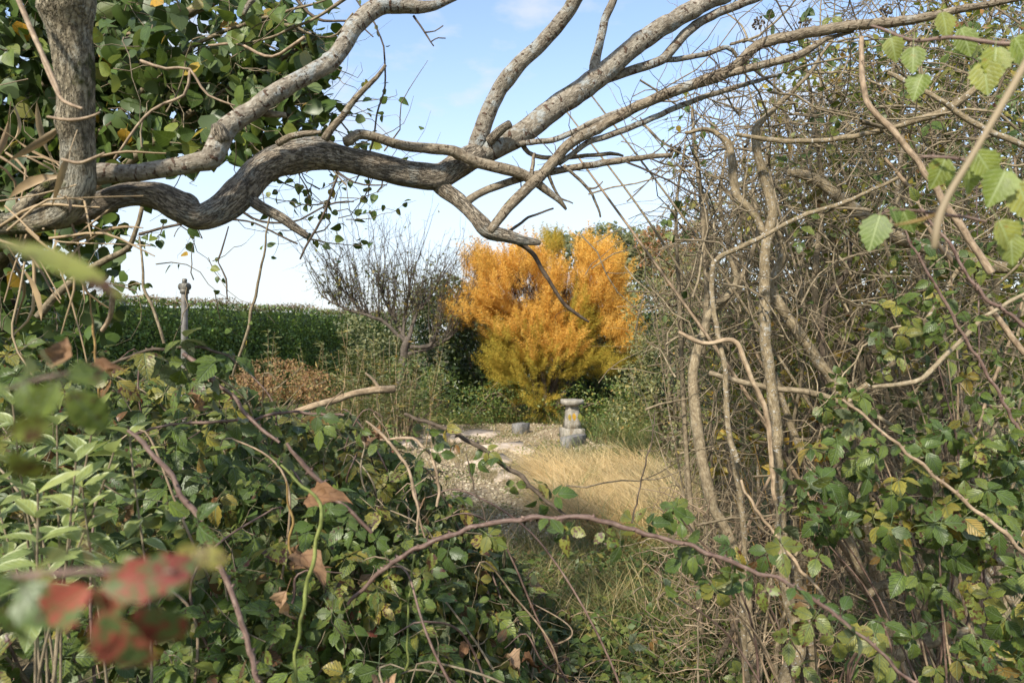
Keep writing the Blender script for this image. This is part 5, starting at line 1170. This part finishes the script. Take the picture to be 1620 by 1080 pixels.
def right_brambles(base, label, boxes, n, size, sd):
    t = thing('bramble_bush', base, label, 'bramble'); w = np.array([b[0] for b in boxes], float); w /= w.sum()
    p = np.concatenate([frustum_box(int(n * k) + 1, *b[1:], soft=.1) for k, b in zip(w, boxes)])[:n]
    nr = rng.normal(0, .38, p.shape) + (-.3, -.75, .6); tp = rng.normal(0, .6, p.shape) + (-.1, -.2, -.5)
    leaves_on(t, BR + BR_BL[:1], p, nr, tp, rng.uniform(size[0], size[1], len(p)))
    b = np.array(base)
    for k in range(14):
        e = p[rng.integers(len(p))]; C, R = resample([b + rng.normal(0, .1, 3) * (1, 1, 0), (b + e) / 2 + (0, 0, .2), e], [.004, .0032, .0016], .05)
        part('cane', join([tubes(C, R, 5)] + thorns(C, R, 12)), M[['cane', 'tancane'][k % 2]], t)
right_brambles(ground_at(1500, 2.0), 'leafy brambles climbing the lower right of the thicket', [(3, 1270, 1620, 690, 850, 1.85, 2.2), (1.2, 1300, 1640, 800, 900, 1.8, 2.1), (1.6, 1400, 1650, 900, 1080, 1.75, 2.1)], 215, (.044, .068), 1)
right_brambles(ground_at(1560, 2.3), 'sparse bramble leaves scattered among the twigs at the middle right', [(1, 1380, 1500, 470, 570, 2.0, 2.3), (1.2, 1430, 1640, 560, 720, 2.0, 2.4), (.8, 1290, 1400, 590, 720, 2.1, 2.4), (.8, 1420, 1640, 330, 520, 2.0, 2.4), (.6, 1240, 1420, 480, 640, 2.6, 3.0), (2.4, 1230, 1640, 40, 430, 2.2, 2.9)], 215, (.032, .056), 2)
right_brambles(ground_at(1300, 1.9), 'bramble shoots with bright leaves at the foot of the upright speckled stem', [(1.3, 1060, 1240, 850, 930, 1.5, 1.7), (1.2, 1240, 1400, 930, 1060, 1.5, 1.8), (.6, 1000, 1090, 780, 850, 1.5, 1.8)], 30, (.042, .058), 3)
cane([(1455, 330, 5), (1507, 390, 6), (1527, 433, 6), (1557, 470, 7), (1593, 493, 7), (1625, 520, 8), (1680, 580, 8)], (1.8, 1.7), 'pinkish thorny cane crossing the thicket at the far right', 'cane', 0)
cane([(1430, 360, 4), (1450, 403, 5), (1490, 470, 6), (1530, 540, 6), (1563, 593, 6), (1600, 660, 7), (1622, 690, 7), (1680, 790, 8)], (1.85, 1.8), 'long purple cane falling through the thicket to the right edge', 'cane', 3, .05)
cane([(1330, 630, 5), (1365, 655, 6), (1395, 680, 6), (1450, 728, 7), (1506, 773, 7), (1561, 821, 8), (1625, 876, 8), (1700, 940, 9)], (1.7, 1.6), 'straight tan thorny cane slanting over the lower right bramble leaves', 'tancane', 2, .05)
cane([(1170, 760, 5), (1200, 810, 6), (1243, 865, 7), (1270, 905, 7), (1300, 940, 6)], (2.0, 1.95), 'pale broken stick leaning across the upright speckled stem', 'log', 0, thorn=False, name='broken_stick', cat='stick')
RB = [mkmesh('leaf', single(leaflet(1, random.uniform(.36, .44), 12, 5, .10, random.uniform(.1, .45), random.uniform(.1, .4), .10, .75, random.uniform(-.3, .3), .3)), M['raspberry']) for _ in range(5)]
def bright_cane(pts, d, label, lv):
    C, R = traced(pts, d, .012, .003); t = thing('bramble_cane', C[0], label, 'bramble cane'); part('cane', join([tubes(C, R, 6)] + thorns(C, R, 20)), M['cane'], t); pb = wbase(t)
    for (x, y, dd, L_, ax) in lv:
        put('leaf', RB[rng.integers(5)], t, P(x, y, dd), bases(np.array([[-.25, -.9, .45]]) + rng.normal(0, .38, (1, 3)), np.array([[ax, -.15, -.9]]))[0], L_ * .86, pb)
bright_cane([(1700, 60, 9), (1600, 70, 8), (1520, 60, 7), (1440, 62, 6), (1380, 40, 4)], (1.0, 1.15), 'high bramble cane with yellow green leaves at the top right', [(1575, 75, 1.0, .06, -.15), (1556, 98, 1.0, .058, .02), (1445, 75, 1.1, .05, -.1), (1520, 45, 1.1, .055, .3), (1605, 60, .95, .06, .5), (1490, 20, 1.1, .05, .2), (1410, 60, 1.12, .045, .1), (1460, 118, 1.1, .05, -.5)])
bright_cane([(1700, 330, 8), (1620, 300, 7), (1560, 262, 6), (1500, 250, 5), (1455, 250, 4)], (.85, .95), 'bramble cane with large bright leaves near the right edge', [(1495, 250, .95, .05, -.35), (1530, 255, .93, .05, .1), (1590, 270, .85, .055, -.5), (1610, 290, .85, .06, .3), (1580, 350, .85, .05, .4), (1600, 370, .85, .045, -.1), (1545, 240, .9, .05, .5)])
bright_cane([(1560, 350, 5), (1480, 338, 5), (1420, 332, 4), (1390, 340, 3)], (1.0, 1.0), 'short side cane carrying one large bright toothed leaf before the twigs', [(1392, 340, .98, .062, -.35), (1410, 328, 1.0, .03, .35), (1430, 333, 1.0, .04, .2)])
def pale_stick():
    b = P(1475, 392, .62); t = thing('pale_stick', b, 'blurred pale yellow stick close to the lens slanting down at the right', 'stick')
    part('stem', branch([(1680, -10, 11), (1620, 105, 11), (1545, 235, 10), (1500, 310, 11), (1484, 350, 13), (1478, 392, 10)], (.62, .6, .6), 10, .012, .1, 40), M['straw'], t)
    part('side_shoot', branch([(1495, 318, 7), (1480, 340, 6), (1440, 352, 5), (1415, 356, 3)], (.6, .63), 6, .01, .1), M['orangestem'], t)
pale_stick()
def thicket_ivy():
    t = thing('ivy', ground_at(1090, 2.9), 'small dark ivy leaves and berries on the outer left twigs of the thicket', 'ivy')
    p = np.concatenate([frustum_box(16, 1050, 1110, 220, 360, 2.7, 3.1), frustum_box(12, 1045, 1110, 340, 520, 2.8, 3.2), frustum_box(8, 1130, 1330, 20, 60, 2.6, 2.9)])
    tw, tr = twigs(p, rng.normal(0, .6, p.shape) + (.2, 0, .3), rng.uniform(.1, .3, len(p)), np.full(len(p), .0015), 7, .3); part('twigs', tubes(tw, tr, 4), M['twig'], t, 'stuff')
    p = tw[rng.integers(0, len(tw), 80), rng.integers(1, 7, 80)]
    leaves_on(t, IVY, p, *ivy_dirs(len(p)), rng.uniform(.026, .048, len(p)))
    part('stem', branch([(1110, 1000, 9), (1085, 700, 8), (1075, 480, 7), (1070, 330, 5), (1085, 230, 3)], (2.95, 2.9), 6, .03, .1), M['twig'], t)
    s = lathe([(.1, -.5), (.43, -.25), (.5, 0), (.43, .25), (.1, .5)], 7, (0, 0, 0))
    cs = [P(x, y, 2.8) for (x, y) in ((1068, 238), (1095, 236), (1085, 262), (1200, 38), (1275, 34), (1400, 20))]
    q = np.concatenate([c + unit(rng.normal(0, 1, (20, 3))) * rng.uniform(.018, .028, (20, 1)) for c in cs]); c0 = np.repeat(np.array(cs), 20, 0)
    part('berry_stalks', tubes(np.stack([c0, (c0 + q) / 2, q], 1), np.full((len(q), 3), .0011), 3), M['darktwig'], t, 'stuff')
    part('berry_twigs', tubes(np.stack([np.array(cs), np.array(cs) + (.03, .02, -.06), np.array(cs) + (.09, .05, -.14)], 1), np.full((len(cs), 3), .002), 4), M['twig'], t, 'stuff')
    part('berries', cloud([s], q, rng.normal(0, 1, q.shape), rng.normal(0, 1, q.shape), rng.uniform(.008, .012, len(q))), M['darktwig'], t, 'stuff')
thicket_ivy()
groundleaves('undergrowth', 2600, (.35, 2.4, 2.2, 5.5), .28, (.02, .05), M['weed'], 'low undergrowth and ivy at the foot of the thicket', lambda x, y: x > .22 * y)
grass('fresh_grass', 4200, (-.4, 1.2, 2.2, 4.6), (.10, .30), (.0014, .003), M['grass'], 'fresh green grass blades among the straw in the shaded foreground', (.1, .9), None, lambda x, y: x < .3 * y)
groundleaves('broad_weeds', 3600, (-.3, 1.2, 2.3, 4.6), .22, (.03, .065), M['bramble_far'], 'broader dark weed leaves creeping through the foreground grass', lambda x, y: x < .33 * y, .5)
def brush():
    t = thing('dead_brushwood', ground_at(1150, 2.7), 'heap of fine dead brushwood at the foot of the thicket', 'brushwood')
    p = frustum_box(520, 1060, 1420, 800, 1120, 2.4, 3.3); p[:, 2] = np.maximum(p[:, 2], .05)
    part('twigs', tubes(*twigs(p, rng.normal(0, 1, p.shape) * (1, 1, .6), rng.uniform(.1, .4, len(p)), rng.uniform(.0013, .0035, len(p)), 8, .4), 4), M['tancane'], t, 'stuff')
brush()
